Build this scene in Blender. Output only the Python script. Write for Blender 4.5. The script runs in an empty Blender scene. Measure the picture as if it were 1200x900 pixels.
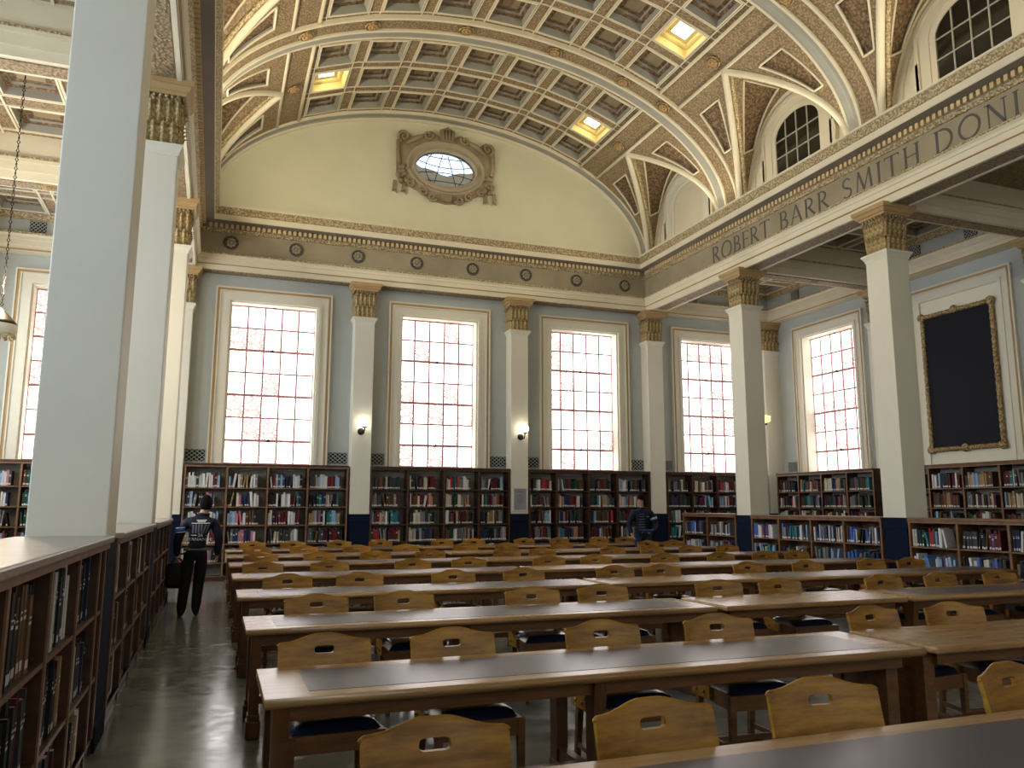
import bpy, bmesh, math, random
from mathutils import Vector, Matrix

random.seed(7)
S = bpy.context.scene
COL = S.collection
PI = math.pi

# ------------------------------------------------------------------ camera
CAM_H, FPX = 1.62, 930.0
YAW, PITCH, ROLL = math.radians(20.35), math.radians(8.81), math.radians(0.09)
fwd = Vector((math.sin(YAW) * math.cos(PITCH), math.cos(YAW) * math.cos(PITCH), math.sin(PITCH)))
rgt = Vector((math.cos(YAW), -math.sin(YAW), 0))
upv = rgt.cross(fwd)
r2 = rgt * math.cos(ROLL) + upv * math.sin(ROLL)
u2 = -rgt * math.sin(ROLL) + upv * math.cos(ROLL)
cd = bpy.data.cameras.new('camera')
cd.sensor_width = 36.0
cd.lens = FPX / 1200.0 * 36.0
cd.clip_end = 200
cam = bpy.data.objects.new('camera', cd)
m = Matrix.Identity(4)
for i in range(3):
    m[i][0], m[i][1], m[i][2] = r2[i], u2[i], -fwd[i]
m[2][3] = CAM_H
cam.matrix_world = m
COL.objects.link(cam)
S.camera = cam

# ------------------------------------------------------------------ world, exposure
W = bpy.data.worlds.new('sky')
S.world = W
W.use_nodes = True
wn = W.node_tree
bg = wn.nodes['Background']
bg.inputs[0].default_value = (0.62, 0.78, 1.0, 1)
bg.inputs[1].default_value = 1.6
S.view_settings.view_transform = 'Standard'
S.view_settings.look = 'None'
S.view_settings.gamma = 1
S.view_settings.use_curve_mapping = False
S.view_settings.exposure = 0.5
S.cycles.use_denoising = True
S.cycles.max_bounces = 6
S.cycles.diffuse_bounces = 4
S.cycles.glossy_bounces = 3
S.cycles.transparent_max_bounces = 8
S.cycles.sample_clamp_indirect = 4.0
DAY = 3.2          # daylight behind the obscured panes of the far and right windows
DAY_SIDE = 10.5     # daylight of the windows in the left wall
FILL_REAR = 2.8     # fill light from unseen windows added in the rear wall
COVE = 68.0        # warm lamps lying on the nave cornice

# ------------------------------------------------------------------ dimensions
XL, XR = -0.68, 11.06           # nave faces of the columns
XC = 0.5 * (XL + XR)
CW = 0.50                       # column width
YF, YW, YG = 19.03, 19.40, 19.58  # far pilaster plane, wall plane, glass plane
XRW, XRP = 15.55, 15.20         # right wall plane, its pilaster plane
XLW, XLP = 2 * XC - XRW, 2 * XC - XRP
YB = -6.1                       # rear wall
CY = [14.98, 10.76, 6.46, 2.3, -1.9]   # column centres
PXS = [-4.95, -0.93, 3.22, 7.27, 11.32]  # far wall pilasters
Z_CAP0, Z_CAP1 = 6.20, 7.05
Z_SPR, VA, VBZ = 8.50, XC - XL, 3.20   # vault springing, half width, rise

# long area lamps hidden on the cornice
def area(name, loc, rot, sx, sy, power, col):
    d = bpy.data.lights.new(name, 'AREA')
    d.shape = 'RECTANGLE'; d.size = sx; d.size_y = sy; d.energy = power; d.color = col
    o = bpy.data.objects.new(name, d)
    o.location = loc; o.rotation_euler = rot
    COL.objects.link(o)
    return o
WARM = (1.0, 0.90, 0.69)
for k, yc in enumerate((15.6, 12.2, 8.6, 4.4)):
    area('cove_light', (XL + 0.25, yc, 8.58), (0, math.radians(-112), 0), 0.12, 2.6, COVE, WARM)
    area('cove_light', (XR - 0.25, yc, 8.58), (0, math.radians(112), 0), 0.12, 2.6, COVE * 0.6, WARM)

# ------------------------------------------------------------------ mesh helper
class MB:
    def __init__(s):
        s.v, s.f, s.m, s.sm = [], [], [], []
    def add(s, vs, fs, mi=0, smooth=False):
        o = len(s.v)
        s.v += [tuple(p) for p in vs]
        for f in fs:
            s.f.append([o + i for i in f]); s.m.append(mi); s.sm.append(smooth)
        return s
    def box(s, x0, x1, y0, y1, z0, z1, mi=0):
        if x0 > x1: x0, x1 = x1, x0
        if y0 > y1: y0, y1 = y1, y0
        if z0 > z1: z0, z1 = z1, z0
        return s.add([(x0, y0, z0), (x1, y0, z0), (x1, y1, z0), (x0, y1, z0), (x0, y0, z1), (x1, y0, z1), (x1, y1, z1), (x0, y1, z1)],
              [(0, 3, 2, 1), (4, 5, 6, 7), (0, 1, 5, 4), (1, 2, 6, 5), (2, 3, 7, 6), (3, 0, 4, 7)], mi)
    def cbox(s, x0, x1, y0, y1, z0, z1, b=0.01, mi=0):
        """box with chamfered edges"""
        bm = bmesh.new()
        bmesh.ops.create_cube(bm, size=1)
        for v in bm.verts:
            v.co = Vector(((x0 + x1) / 2 + v.co.x * (x1 - x0), (y0 + y1) / 2 + v.co.y * (y1 - y0), (z0 + z1) / 2 + v.co.z * (z1 - z0)))
        bmesh.ops.bevel(bm, geom=list(bm.edges), offset=b, segments=2, affect='EDGES', profile=0.5)
        bm.verts.index_update()
        s.add([v.co for v in bm.verts], [[v.index for v in f.verts] for f in bm.faces], mi)
        bm.free()
        return s
    def quad(s, a, b, c, d, mi=0, smooth=False):
        return s.add([a, b, c, d], [(0, 1, 2, 3)], mi, smooth)
    def bar(s, p, q, w, h, mi=0, up=(0, 0, 1), w2=None, h2=None):
        """rectangular bar from p to q; w across, h along up; tapers to w2,h2"""
        p, q, up = Vector(p), Vector(q), Vector(up)
        w2 = w if w2 is None else w2; h2 = h if h2 is None else h2
        d = (q - p).normalized()
        if abs(d.dot(up)) > 0.95: up = Vector((0, 1, 0))
        sd = d.cross(up).normalized(); u = sd.cross(d)
        vs = []
        for c, ww, hh in ((p, w, h), (q, w2, h2)):
            for a, b in ((-1, -1), (1, -1), (1, 1), (-1, 1)):
                vs.append(c + sd * a * ww / 2 + u * b * hh / 2)
        return s.add(vs, [(3, 2, 1, 0), (4, 5, 6, 7), (0, 1, 5, 4), (1, 2, 6, 5), (2, 3, 7, 6), (3, 0, 4, 7)], mi)
    def tube(s, pts, r, n=8, mi=0, caps=True, closed=False):
        pts = [Vector(p) for p in pts]
        k = len(pts)
        rs = r if isinstance(r, (list, tuple)) else [r] * k
        vs, fs = [], []
        ref = Vector((0.13, 0.27, 0.95)).normalized()
        for i, p in enumerate(pts):
            if closed: d = pts[(i + 1) % k] - pts[i - 1]
            else: d = pts[min(i + 1, k - 1)] - pts[max(i - 1, 0)]
            d.normalize()
            a = d.cross(ref)
            if a.length < 0.05: a = d.cross(Vector((1, 0, 0)))
            a.normalize(); b = d.cross(a)
            for j in range(n):
                t = 2 * PI * j / n
                vs.append(p + (a * math.cos(t) + b * math.sin(t)) * rs[i])
        for i in range(k if closed else k - 1):
            i2 = (i + 1) % k
            for j in range(n):
                j2 = (j + 1) % n
                fs.append((i * n + j, i * n + j2, i2 * n + j2, i2 * n + j))
        if caps and not closed:
            fs.append(tuple(range(n - 1, -1, -1)))
            fs.append(tuple(range((k - 1) * n, k * n)))
        return s.add(vs, fs, mi, True)
    def lathe(s, prof, c=(0, 0, 0), n=16, mi=0, axis='z', smooth=True):
        vs, fs = [], []
        for r, h in prof:
            for j in range(n):
                t = 2 * PI * j / n
                a, b = r * math.cos(t), r * math.sin(t)
                vs.append({'z': (c[0] + a, c[1] + b, c[2] + h), 'y': (c[0] + a, c[1] + h, c[2] - b), 'x': (c[0] + h, c[1] + a, c[2] + b)}[axis])
        for i in range(len(prof) - 1):
            for j in range(n):
                j2 = (j + 1) % n
                fs.append((i * n + j, i * n + j2, (i + 1) * n + j2, (i + 1) * n + j))
        fs.append(tuple(range(n - 1, -1, -1))); fs.append(tuple(range((len(prof) - 1) * n, len(prof) * n)))
        return s.add(vs, fs, mi, smooth)
    def grid(s, fn, nu, nv, mi=0, smooth=True, skip=None, flip=False):
        vs = [fn(i / nu, j / nv) for j in range(nv + 1) for i in range(nu + 1)]
        fs = []
        for j in range(nv):
            for i in range(nu):
                if skip and skip((i + .5) / nu, (j + .5) / nv): continue
                q = (j * (nu + 1) + i, j * (nu + 1) + i + 1, (j + 1) * (nu + 1) + i + 1, (j + 1) * (nu + 1) + i)
                fs.append(q[::-1] if flip else q)
        return s.add(vs, fs, mi, smooth)
    def prism(s, poly, axis, a0, a1, mi=0):
        """polygon (list of 2d points) extruded along axis x/y/z"""
        n = len(poly)
        def P(p, a): return {'x': (a, p[0], p[1]), 'y': (p[0], a, p[1]), 'z': (p[0], p[1], a)}[axis]
        vs = [P(p, a0) for p in poly] + [P(p, a1) for p in poly]
        fs = [tuple(range(n)), tuple(range(2 * n - 1, n - 1, -1))] + [(i, i + n, (i + 1) % n + n, (i + 1) % n) for i in range(n)]
        return s.add(vs, fs, mi)
    def mesh(s, name, mats):
        me = bpy.data.meshes.new(name)
        me.from_pydata(s.v, [], s.f)
        for mt in (mats if isinstance(mats, (list, tuple)) else [mats]):
            me.materials.append(mt)
        me.polygons.foreach_set('material_index', s.m)
        me.polygons.foreach_set('use_smooth', s.sm)
        me.update()
        return me
    def build(s, name, mats, parent=None, fix=True):
        me = s.mesh(name, mats)
        if fix:
            bm = bmesh.new(); bm.from_mesh(me)
            bmesh.ops.recalc_face_normals(bm, faces=bm.faces)
            bm.to_mesh(me); bm.free()
        return link(name, me, parent)

def link(name, me, parent=None, loc=None, rot=None, scale=None):
    o = bpy.data.objects.new(name, me)
    COL.objects.link(o)
    if parent is not None: o.parent = parent
    if loc is not None: o.location = loc
    if rot is not None: o.rotation_euler = rot
    if scale is not None: o.scale = scale
    return o
def tag(o, label=None, cat=None, group=None, kind=None):
    if label: o['label'] = label
    if cat: o['category'] = cat
    if group: o['group'] = group
    if kind: o['kind'] = kind
    return o
def thing(name, label, cat, loc=(0, 0, 0), rz=0, group=None):
    o = link(name, None, None, loc, (0, 0, rz))
    o.empty_display_size = 0.2
    return tag(o, label, cat, group)
def struct(name, label=None, loc=(0, 0, 0)):
    o = link(name, None, None, loc)
    return tag(o, label, None, None, 'structure')
def copy_tree(o, parent=None):
    c = o.copy(); COL.objects.link(c); c.parent = parent
    for ch in o.children: copy_tree(ch, c)
    return c
ORD = ['first', 'second', 'third', 'fourth', 'fifth', 'sixth', 'seventh', 'eighth', 'ninth', 'tenth', 'eleventh', 'twelfth', 'thirteenth', 'fourteenth', 'fifteenth',
       'sixteenth', 'seventeenth', 'eighteenth', 'nineteenth', 'twentieth', 'twenty-first', 'twenty-second', 'twenty-third', 'twenty-fourth', 'twenty-fifth']

# ------------------------------------------------------------------ materials
def mat(name, col, rough=0.6, metal=0.0, spec=0.22, coat=0.0):
    mt = bpy.data.materials.new(name); mt.use_nodes = True
    b = mt.node_tree.nodes['Principled BSDF']
    b.inputs['Base Color'].default_value = (*col, 1)
    b.inputs['Roughness'].default_value = rough
    b.inputs['Metallic'].default_value = metal
    b.inputs['Specular IOR Level'].default_value = spec
    b.inputs['Coat Weight'].default_value = coat
    b.inputs['Coat Roughness'].default_value = max(0.2, rough * 0.9)
    return mt
def nodes(mt):
    return mt.node_tree.nodes, mt.node_tree.links, mt.node_tree.nodes['Principled BSDF']
def coords(mt, scale=(1, 1, 1), kind='Object', rot=(0, 0, 0)):
    n, l, b = nodes(mt)
    t = n.new('ShaderNodeTexCoord'); mp = n.new('ShaderNodeMapping')
    mp.inputs['Scale'].default_value = scale; mp.inputs['Rotation'].default_value = rot
    l.new(t.outputs[kind], mp.inputs[0])
    return mp.outputs[0]
def ramp(mt, fac, stops):
    n, l, b = nodes(mt)
    r = n.new('ShaderNodeValToRGB')
    el = r.color_ramp.elements
    while len(el) < len(stops): el.new(0.5)
    for e, (p, c) in zip(el, stops):
        e.position = p; e.color = (*c, 1)
    l.new(fac, r.inputs[0])
    return r.outputs[0]
def bump(mt, fac, strength=0.3, dist=0.01):
    n, l, b = nodes(mt)
    bp = n.new('ShaderNodeBump'); bp.inputs['Strength'].default_value = strength; bp.inputs['Distance'].default_value = dist
    l.new(fac, bp.inputs['Height']); l.new(bp.outputs[0], b.inputs['Normal'])
def noise(mt, vec, scale=5, detail=4, rough=0.6):
    n, l, b = nodes(mt)
    t = n.new('ShaderNodeTexNoise'); t.inputs['Scale'].default_value = scale; t.inputs['Detail'].default_value = detail; t.inputs['Roughness'].default_value = rough
    l.new(vec, t.inputs['Vector'])
    return t.outputs[0]
def voronoi(mt, vec, scale=20, feature='F1'):
    n, l, b = nodes(mt)
    t = n.new('ShaderNodeTexVoronoi'); t.inputs['Scale'].default_value = scale; t.feature = feature
    l.new(vec, t.inputs['Vector'])
    return t.outputs['Distance']
def plaster(name, c, var=0.06, rough=0.7):
    mt = mat(name, c, rough); n, l, b = nodes(mt)
    f = noise(mt, coords(mt), 1.3, 5)
    lo = tuple(x * (1 - var) for x in c); hi = tuple(min(1, x * (1 + var)) for x in c)
    l.new(ramp(mt, f, [(0.3, lo), (0.7, hi)]), b.inputs['Base Color'])
    return mt
def wood(name, dark, light, scale=1.0, rough=0.35, axis=(1, 12, 12), coat=0.15, rnd=0.0, spec=0.35):
    mt = mat(name, light, rough, coat=coat, spec=spec); n, l, b = nodes(mt)
    v = coords(mt, tuple(a * scale for a in axis))
    if rnd:
        oi = n.new('ShaderNodeObjectInfo'); ad = n.new('ShaderNodeVectorMath'); ad.operation = 'ADD'
        mu = n.new('ShaderNodeMath'); mu.operation = 'MULTIPLY'; mu.inputs[1].default_value = 37.0
        l.new(oi.outputs['Random'], mu.inputs[0]); l.new(v, ad.inputs[0]); l.new(mu.outputs[0], ad.inputs[1]); v = ad.outputs[0]
    f = noise(mt, v, 2.2, 6, 0.65)
    col = ramp(mt, f, [(0.30, dark), (0.52, tuple((a + c) / 2 for a, c in zip(dark, light))), (0.72, light)])
    l.new(col, b.inputs['Base Color'])
    bump(mt, f, 0.08, 0.004)
    return mt
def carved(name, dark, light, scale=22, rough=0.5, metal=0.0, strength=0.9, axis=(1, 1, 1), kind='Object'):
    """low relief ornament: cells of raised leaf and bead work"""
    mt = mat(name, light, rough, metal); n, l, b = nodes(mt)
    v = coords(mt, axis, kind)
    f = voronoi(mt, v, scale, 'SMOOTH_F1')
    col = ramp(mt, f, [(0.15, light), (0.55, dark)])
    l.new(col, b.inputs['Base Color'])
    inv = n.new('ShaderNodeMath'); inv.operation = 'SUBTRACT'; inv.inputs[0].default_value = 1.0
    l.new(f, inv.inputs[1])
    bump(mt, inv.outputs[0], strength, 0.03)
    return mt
def emis(name, col, strength):
    mt = bpy.data.materials.new(name); mt.use_nodes = True
    n = mt.node_tree.nodes; l = mt.node_tree.links
    n.remove(n['Principled BSDF'])
    e = n.new('ShaderNodeEmission'); e.inputs[0].default_value = (*col, 1); e.inputs[1].default_value = strength
    l.new(e.outputs[0], n['Material Output'].inputs[0])
    return mt

M = {}
M['cream'] = plaster('cream_paint', (0.72, 0.68, 0.55), 0.03, 0.55)
M['white_mould'] = plaster('cream_moulding', (0.70, 0.63, 0.46), 0.05, 0.55)
M['blue_wall'] = plaster('pale_blue_wall', (0.44, 0.465, 0.43), 0.05, 0.75)
M['lunette'] = plaster('yellow_cream_plaster', (0.66, 0.64, 0.46), 0.03, 0.8)
M['blue_grey'] = plaster('blue_grey_moulding', (0.335, 0.325, 0.275), 0.08, 0.6)
M['frieze'] = plaster('stone_grey_frieze', (0.31, 0.26, 0.17), 0.16, 0.7)
M['soffit_dark'] = plaster('brown_grey_soffit', (0.27, 0.23, 0.18), 0.1, 0.7)
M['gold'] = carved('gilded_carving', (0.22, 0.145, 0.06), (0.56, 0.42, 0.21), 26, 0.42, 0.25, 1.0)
M['gold_fine'] = carved('gilded_fine_carving', (0.30, 0.22, 0.11), (0.68, 0.56, 0.34), 30, 0.45, 0.2, 0.8)
M['gold_leaf'] = carved('gilded_leaf', (0.30, 0.21, 0.09), (0.56, 0.43, 0.21), 24, 0.42, 0.1, 0.7)
M['dentil'] = plaster('pale_gold_dentil', (0.62, 0.47, 0.24), 0.1, 0.5)
M['gold_plain'] = plaster('gilded_moulding', (0.44, 0.29, 0.13), 0.12, 0.4)
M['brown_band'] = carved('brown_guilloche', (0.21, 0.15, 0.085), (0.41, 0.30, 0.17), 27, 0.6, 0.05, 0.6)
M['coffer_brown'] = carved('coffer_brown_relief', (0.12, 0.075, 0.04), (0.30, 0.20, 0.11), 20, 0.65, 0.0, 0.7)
M['coffer_core'] = plaster('coffer_centre', (0.34, 0.26, 0.15), 0.15, 0.6)
M['navy'] = plaster('navy_paint', (0.006, 0.011, 0.027), 0.1, 0.85)
M['navy'].node_tree.nodes['Principled BSDF'].inputs['Specular IOR Level'].default_value = 0.08
M['oak'] = wood('oak', (0.13, 0.052, 0.004), (0.43, 0.215, 0.022), 1.0, 0.34, (1.2, 6, 9), 0.06, 1, 0.3)
M['table_oak'] = wood('table_oak', (0.22, 0.115, 0.038), (0.46, 0.27, 0.105), 1.0, 0.27, (0.7, 7, 7), 0.12, 1, 0.4)
M['leg_oak'] = wood('leg_oak', (0.06, 0.024, 0.007), (0.15, 0.066, 0.02), 1.0, 0.35, (9, 9, 1), 0.2, 1)
M['rail_oak'] = wood('rail_oak', (0.075, 0.030, 0.009), (0.19, 0.085, 0.026), 1.0, 0.35, (1, 9, 9), 0.2, 1)
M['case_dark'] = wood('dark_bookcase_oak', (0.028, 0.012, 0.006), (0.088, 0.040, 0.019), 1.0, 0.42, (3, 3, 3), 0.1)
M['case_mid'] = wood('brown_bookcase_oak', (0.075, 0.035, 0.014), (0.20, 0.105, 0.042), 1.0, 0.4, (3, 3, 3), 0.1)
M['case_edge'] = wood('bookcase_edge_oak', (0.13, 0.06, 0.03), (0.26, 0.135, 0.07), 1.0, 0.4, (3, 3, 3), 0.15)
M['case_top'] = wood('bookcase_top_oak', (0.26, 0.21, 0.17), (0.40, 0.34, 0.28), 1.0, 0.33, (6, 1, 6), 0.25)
M['case_back'] = plaster('grey_backboard', (0.24, 0.225, 0.20), 0.1, 0.8)
M['leather'] = mat('table_leather', (0.066, 0.054, 0.066), 0.33, 0, 0.5, 0.2)
bump(M['leather'], noise(M['leather'], coords(M['leather']), 90, 3), 0.12, 0.002)
M['vinyl'] = mat('navy_vinyl', (0.009, 0.018, 0.042), 0.25, 0, 0.5, 0.2)
M['black'] = mat('black', (0.008, 0.008, 0.01), 0.55)
M['bolt'] = mat('brass_bolt', (0.25, 0.17, 0.07), 0.35, 0.8)
M['bar_flare'] = mat('flare_tinted_bar', (0.55, 0.24, 0.23), 0.5)  # dark reddish bars, with pink backlight flare put into the colour
M['iron'] = mat('dark_iron', (0.03, 0.026, 0.022), 0.45, 0.6)
M['grille'] = mat('dark_grille_hole', (0.012, 0.014, 0.018), 0.8)
M['grille_bar'] = plaster('grille_lattice', (0.40, 0.42, 0.38), 0.08, 0.6)
M['dark_glass'] = mat('dark_glass', (0.014, 0.012, 0.008), 0.12, 0, 0.5)
M['steel_grey'] = plaster('grey_white_bar', (0.42, 0.39, 0.31), 0.05, 0.5)
M['board'] = mat('blackboard', (0.010, 0.012, 0.018), 0.6, 0, 0.12)
M['globe'] = emis('lit_globe', (1.0, 0.93, 0.78), 9.0)
M['letter'] = plaster('inscription_grey', (0.10, 0.095, 0.08), 0.1, 0.5)

# obscured glass glowing with daylight: some panes plain, some hammered and tinted
def pane_mat(name, strength):
    mt = emis(name, (1, 1, 1), strength)
    n = mt.node_tree.nodes; l = mt.node_tree.links
    e = [x for x in n if x.type == 'EMISSION'][0]
    oi = n.new('ShaderNodeObjectInfo')
    tc = n.new('ShaderNodeTexCoord')
    no = n.new('ShaderNodeTexVoronoi'); no.inputs['Scale'].default_value = 26
    l.new(tc.outputs['Object'], no.inputs['Vector'])
    r = n.new('ShaderNodeValToRGB')
    for el, (p, c) in zip(r.color_ramp.elements, [(0.18, (1.0, 0.97, 0.95)), (0.62, (0.22, 0.15, 0.125))]):
        el.position = p; el.color = (*c, 1)
    l.new(no.outputs['Distance'], r.inputs[0])
    th = n.new('ShaderNodeMapRange'); th.inputs[1].default_value = 0.42; th.inputs[2].default_value = 0.72; th.inputs[3].default_value = 0.0; th.inputs[4].default_value = 1.0
    l.new(oi.outputs['Random'], th.inputs[0])
    mx = n.new('ShaderNodeMix'); mx.data_type = 'RGBA'
    l.new(th.outputs[0], mx.inputs[0]); mx.inputs[6].default_value = (1.0, 0.965, 0.95, 1); l.new(r.outputs[0], mx.inputs[7])
    l.new(mx.outputs[2], e.inputs[0])
    return mt
M['pane'] = pane_mat('obscured_glass', DAY)
M['pane_side'] = emis('bright_glass', (0.76, 0.87, 1.0), DAY_SIDE)
M['pane_dimmed'] = emis('dimmed_blue_glass', (0.55, 0.74, 1.0), DAY_SIDE * 0.75)  # unseen panes, dimmed and blued to tune light on the nearest left column
M['pane_fill'] = emis('rear_fill_glow', (1.0, 0.95, 0.86), FILL_REAR)  # glow of the added rear windows, fill for faces turned to the camera

# floor: worn grey-green linoleum with a soft polish
M['floor'] = mat('polished_floor', (0.14, 0.145, 0.125), 0.22, 0, 0.5, 0.1)
n_, l_, b_ = nodes(M['floor'])
v_ = coords(M['floor'], (1.0, 1.3, 1))
f1 = noise(M['floor'], v_, 1.6, 8, 0.62)
l_.new(ramp(M['floor'], f1, [(0.30, (0.13, 0.135, 0.115)), (0.52, (0.20, 0.205, 0.175)), (0.72, (0.28, 0.275, 0.235))]), b_.inputs['Base Color'])
f2 = noise(M['floor'], v_, 5.0, 5, 0.6)
rr = n_.new('ShaderNodeMapRange'); rr.inputs[1].default_value = 0.3; rr.inputs[2].default_value = 0.7; rr.inputs[3].default_value = 0.10; rr.inputs[4].default_value = 0.27
l_.new(f2, rr.inputs[0]); l_.new(rr.outputs[0], b_.inputs['Roughness'])
bump(M['floor'], f2, 0.03, 0.006)

# book cloth: colour carried by each object / each vertex
M['book'] = mat('book_cloth', (0.1, 0.1, 0.1), 0.5)
n_, l_, b_ = nodes(M['book'])
oi_ = n_.new('ShaderNodeObjectInfo'); l_.new(oi_.outputs['Color'], b_.inputs['Base Color'])
M['book_v'] = mat('book_cloth_many', (0.1, 0.1, 0.1), 0.55)
n_, l_, b_ = nodes(M['book_v'])
at_ = n_.new('ShaderNodeVertexColor'); at_.layer_name = 'col'; l_.new(at_.outputs['Color'], b_.inputs['Base Color'])
M['paper'] = mat('page_edges', (0.55, 0.50, 0.40), 0.8)
M['label_white'] = mat('spine_label', (0.62, 0.62, 0.60), 0.6)
# ================================================================== STRUCTURE
# ---- floor
b = MB(); b.box(XLW - 0.3, XRW + 0.3, YB - 0.3, YW + 0.5, -0.1, 0)
tag(b.build('floor', M['floor']), 'polished grey-green library floor', None, None, 'structure')

WIN_D, WIN_HW, WIN_Z0, WIN_Z1 = 0.32, 0.985, 2.45, 6.40
OP_HW, OP_Z1 = 1.03, 6.44

def wall_slabs(b, x0, x1, cents, y0, y1, ztop, mi=0, tr=None):
    """wall along local x with window openings at cents"""
    def bx(a, c, z0, z1):
        if tr is None: b.box(a, c, y0, y1, z0, z1, mi)
        else:
            P = tr(a, y0); Q = tr(c, y1); b.box(P[0], Q[0], P[1], Q[1], z0, z1, mi)
    bx(x0, x1, 0, WIN_Z0); bx(x0, x1, OP_Z1, ztop)
    e = x0
    for c in sorted(cents):
        bx(e, c - OP_HW, WIN_Z0, OP_Z1); e = c + OP_HW
    bx(e, x1, WIN_Z0, OP_Z1)

WX = [-2.96, 1.12, 5.22, 9.32, 13.40]            # far windows
YBAYS = [17.04, 12.87, 8.61, 4.38, 0.2, -4.0]
wf = struct('wall_far', 'pale blue end wall of the reading room')
b = MB(); wall_slabs(b, XLW - 0.35, XRW + 0.35, WX, YW, YW + 0.5, 8.6)
b.build('wall_surface', M['blue_wall'], wf)
wr = struct('wall_right', 'pale blue right wall beyond the aisle')
b = MB(); wall_slabs(b, YB, YW, [YBAYS[0]], 0, 0.5, 8.6, 0, lambda a, y: (XRW + y, a))
b.build('wall_surface', M['blue_wall'], wr)
wl = struct('wall_left', 'pale blue left wall beyond the aisle')
b = MB(); wall_slabs(b, YB, YW, YBAYS[:5], 0, 0.5, 8.6, 0, lambda a, y: (XLW - y, a))
b.build('wall_surface', M['blue_wall'], wl)
wb = struct('wall_back', 'pale blue wall behind the viewpoint')
b = MB(); wall_slabs(b, XLW - 0.35, XRW + 0.35, WX, 0, 0.5, 12.5, 0, lambda a, y: (a, YB - y))
b.build('wall_surface', M['blue_wall'], wb)

# ---- tall windows
pane_w = 2 * WIN_HW / 5.0; pane_h = 0.54
pm = MB(); pm.box(-pane_w / 2 + 0.011, pane_w / 2 - 0.011, -0.004, 0.004, -pane_h / 2 + 0.011, pane_h / 2 - 0.011)
PANE_ME = pm.mesh('pane', M['pane'])
def frame_strip(b, e, w, y0, y1, z0, mi):
    """strip of width w inside outer half-width e, three sides"""
    ztop = OP_Z1 - OP_HW + e
    b.box(-e, -e + w, y0, y1, z0, ztop, mi); b.box(e - w, e, y0, y1, z0, ztop, mi)
    b.box(-e + w, e - w, y0, y1, ztop - w, ztop, mi)
WIN_N = [0]
def window(loc, rz, label, fancy=True, pm=None):
    WIN_N[0] += 1
    w = struct('window_%d' % WIN_N[0], label, loc); w.rotation_euler = (0, 0, rz)
    b = MB()
    for e, ww, pr, mi in ((1.345, 0.035, 0.075, 0), (1.31, 0.055, 0.05, 1), (1.255, 0.03, 0.065, 0), (1.225, 0.13, 0.035, 0), (1.095, 0.075, 0.06, 0)):
        frame_strip(b, e, ww, -pr, 0.012, 2.585, mi)
    b.build('frame', [M['cream'], M['gold_plain']], w)
    b = MB()
    for sx in (-1, 1): b.box(sx * OP_HW, sx * (OP_HW - 0.05), 0.0, WIN_D + 0.02, WIN_Z0, OP_Z1)
    b.box(-OP_HW + .05, OP_HW - .05, 0, WIN_D + 0.02, OP_Z1 - 0.04, OP_Z1)
    b.box(-OP_HW + .05, OP_HW - .05, -0.02, WIN_D + 0.02, WIN_Z0, WIN_Z0 + 0.06)
    b.build('reveal', M['cream'], w)
    b = MB()
    for i in range(6):
        x = -WIN_HW + i * pane_w; t = 0.022 if i in (0, 5) else 0.019
        b.box(x - t, x + t, WIN_D - 0.022, WIN_D + 0.012, WIN_Z0 + 0.06, WIN_Z1)
    for j in range(8):
        z = WIN_Z1 - j * pane_h; t = 0.028 if j % 2 == 0 else 0.018
        b.box(-WIN_HW, WIN_HW, WIN_D - 0.026, WIN_D + 0.014, z - t, z + t)
    b.build('glazing_bars', M['bar_flare'], w)
    if fancy:
        for j in range(7):
            for i in range(5):
                link('pane', PANE_ME, w, (-WIN_HW + (i + .5) * pane_w, WIN_D + 0.004, WIN_Z1 - (j + .5) * pane_h))
        for j in (0, 2, 6):
            q = MB(); z = WIN_Z1 - j * pane_h; q.box(-0.035, 0.035, WIN_D - 0.05, WIN_D - 0.02, z - 0.03, z + 0.015); q.box(-0.012, 0.012, WIN_D - 0.07, WIN_D - 0.04, z - 0.01, z + 0.04)
            q.build('latch', M['iron'], w)
    else:
        q = MB(); q.box(-WIN_HW, WIN_HW, WIN_D, WIN_D + 0.008, WIN_Z0 + 0.06, WIN_Z1); q.build('pane', pm or M['pane_side'], w)
    return w
for x, nm in zip(WX[1:], ('leftmost tall window, nearest the walking person', 'tall window under the oval oculus', 'tall window right of the pilaster with the poster', 'tall window of the right aisle end wall')):
    window((x, YW, 0), 0, nm)
window((WX[0], YW, 0), 0, 'tall window of the left aisle, half hidden by the nearest column')
window((XRW, YBAYS[0], 0), -PI / 2, 'tall window in the right wall beside the corner')
for x in WX: window((x, YB, 0), PI, None, False, M['pane_fill'])  # unseen windows, added as weak fill light from behind the camera
for i, y in enumerate(YBAYS[:5]): window((XLW, y, 0), PI / 2, None, False, M['pane_side'] if i < 3 else M['pane_dimmed'])

# ---- grilles beside the windows
def grille(name, w, h, parent, loc, rot=(0, 0, 0), nx=4, nz=3):
    g = link(name, None, parent, loc, rot)
    b = MB(); b.box(-w / 2, w / 2, -0.006, 0.01, -h / 2, h / 2); b.build('backing', M['grille'], g)
    b = MB(); r = 0.022
    for i in range(nx):
        for j in range(nz):
            cx, cz = -w / 2 + (i + .5) * w / nx, -h / 2 + (j + .5) * h / nz
            dx, dz = w / nx / 2, h / nz / 2
            b.bar((cx - dx, -0.01, cz - dz), (cx + dx, -0.01, cz + dz), 0.012, r, 0, (0, 1, 0)); b.bar((cx - dx, -0.011, cz + dz), (cx + dx, -0.011, cz - dz), 0.012, r, 0, (0, 1, 0))
    b.build('lattice', M['grille_bar'], g)
    return g
for x in WX[1:4]:
    for s in (-1, 1): grille('vent_grille', 0.44, 0.27, wf, (x + s * 1.60, YW - 0.012, 2.77))
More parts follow.
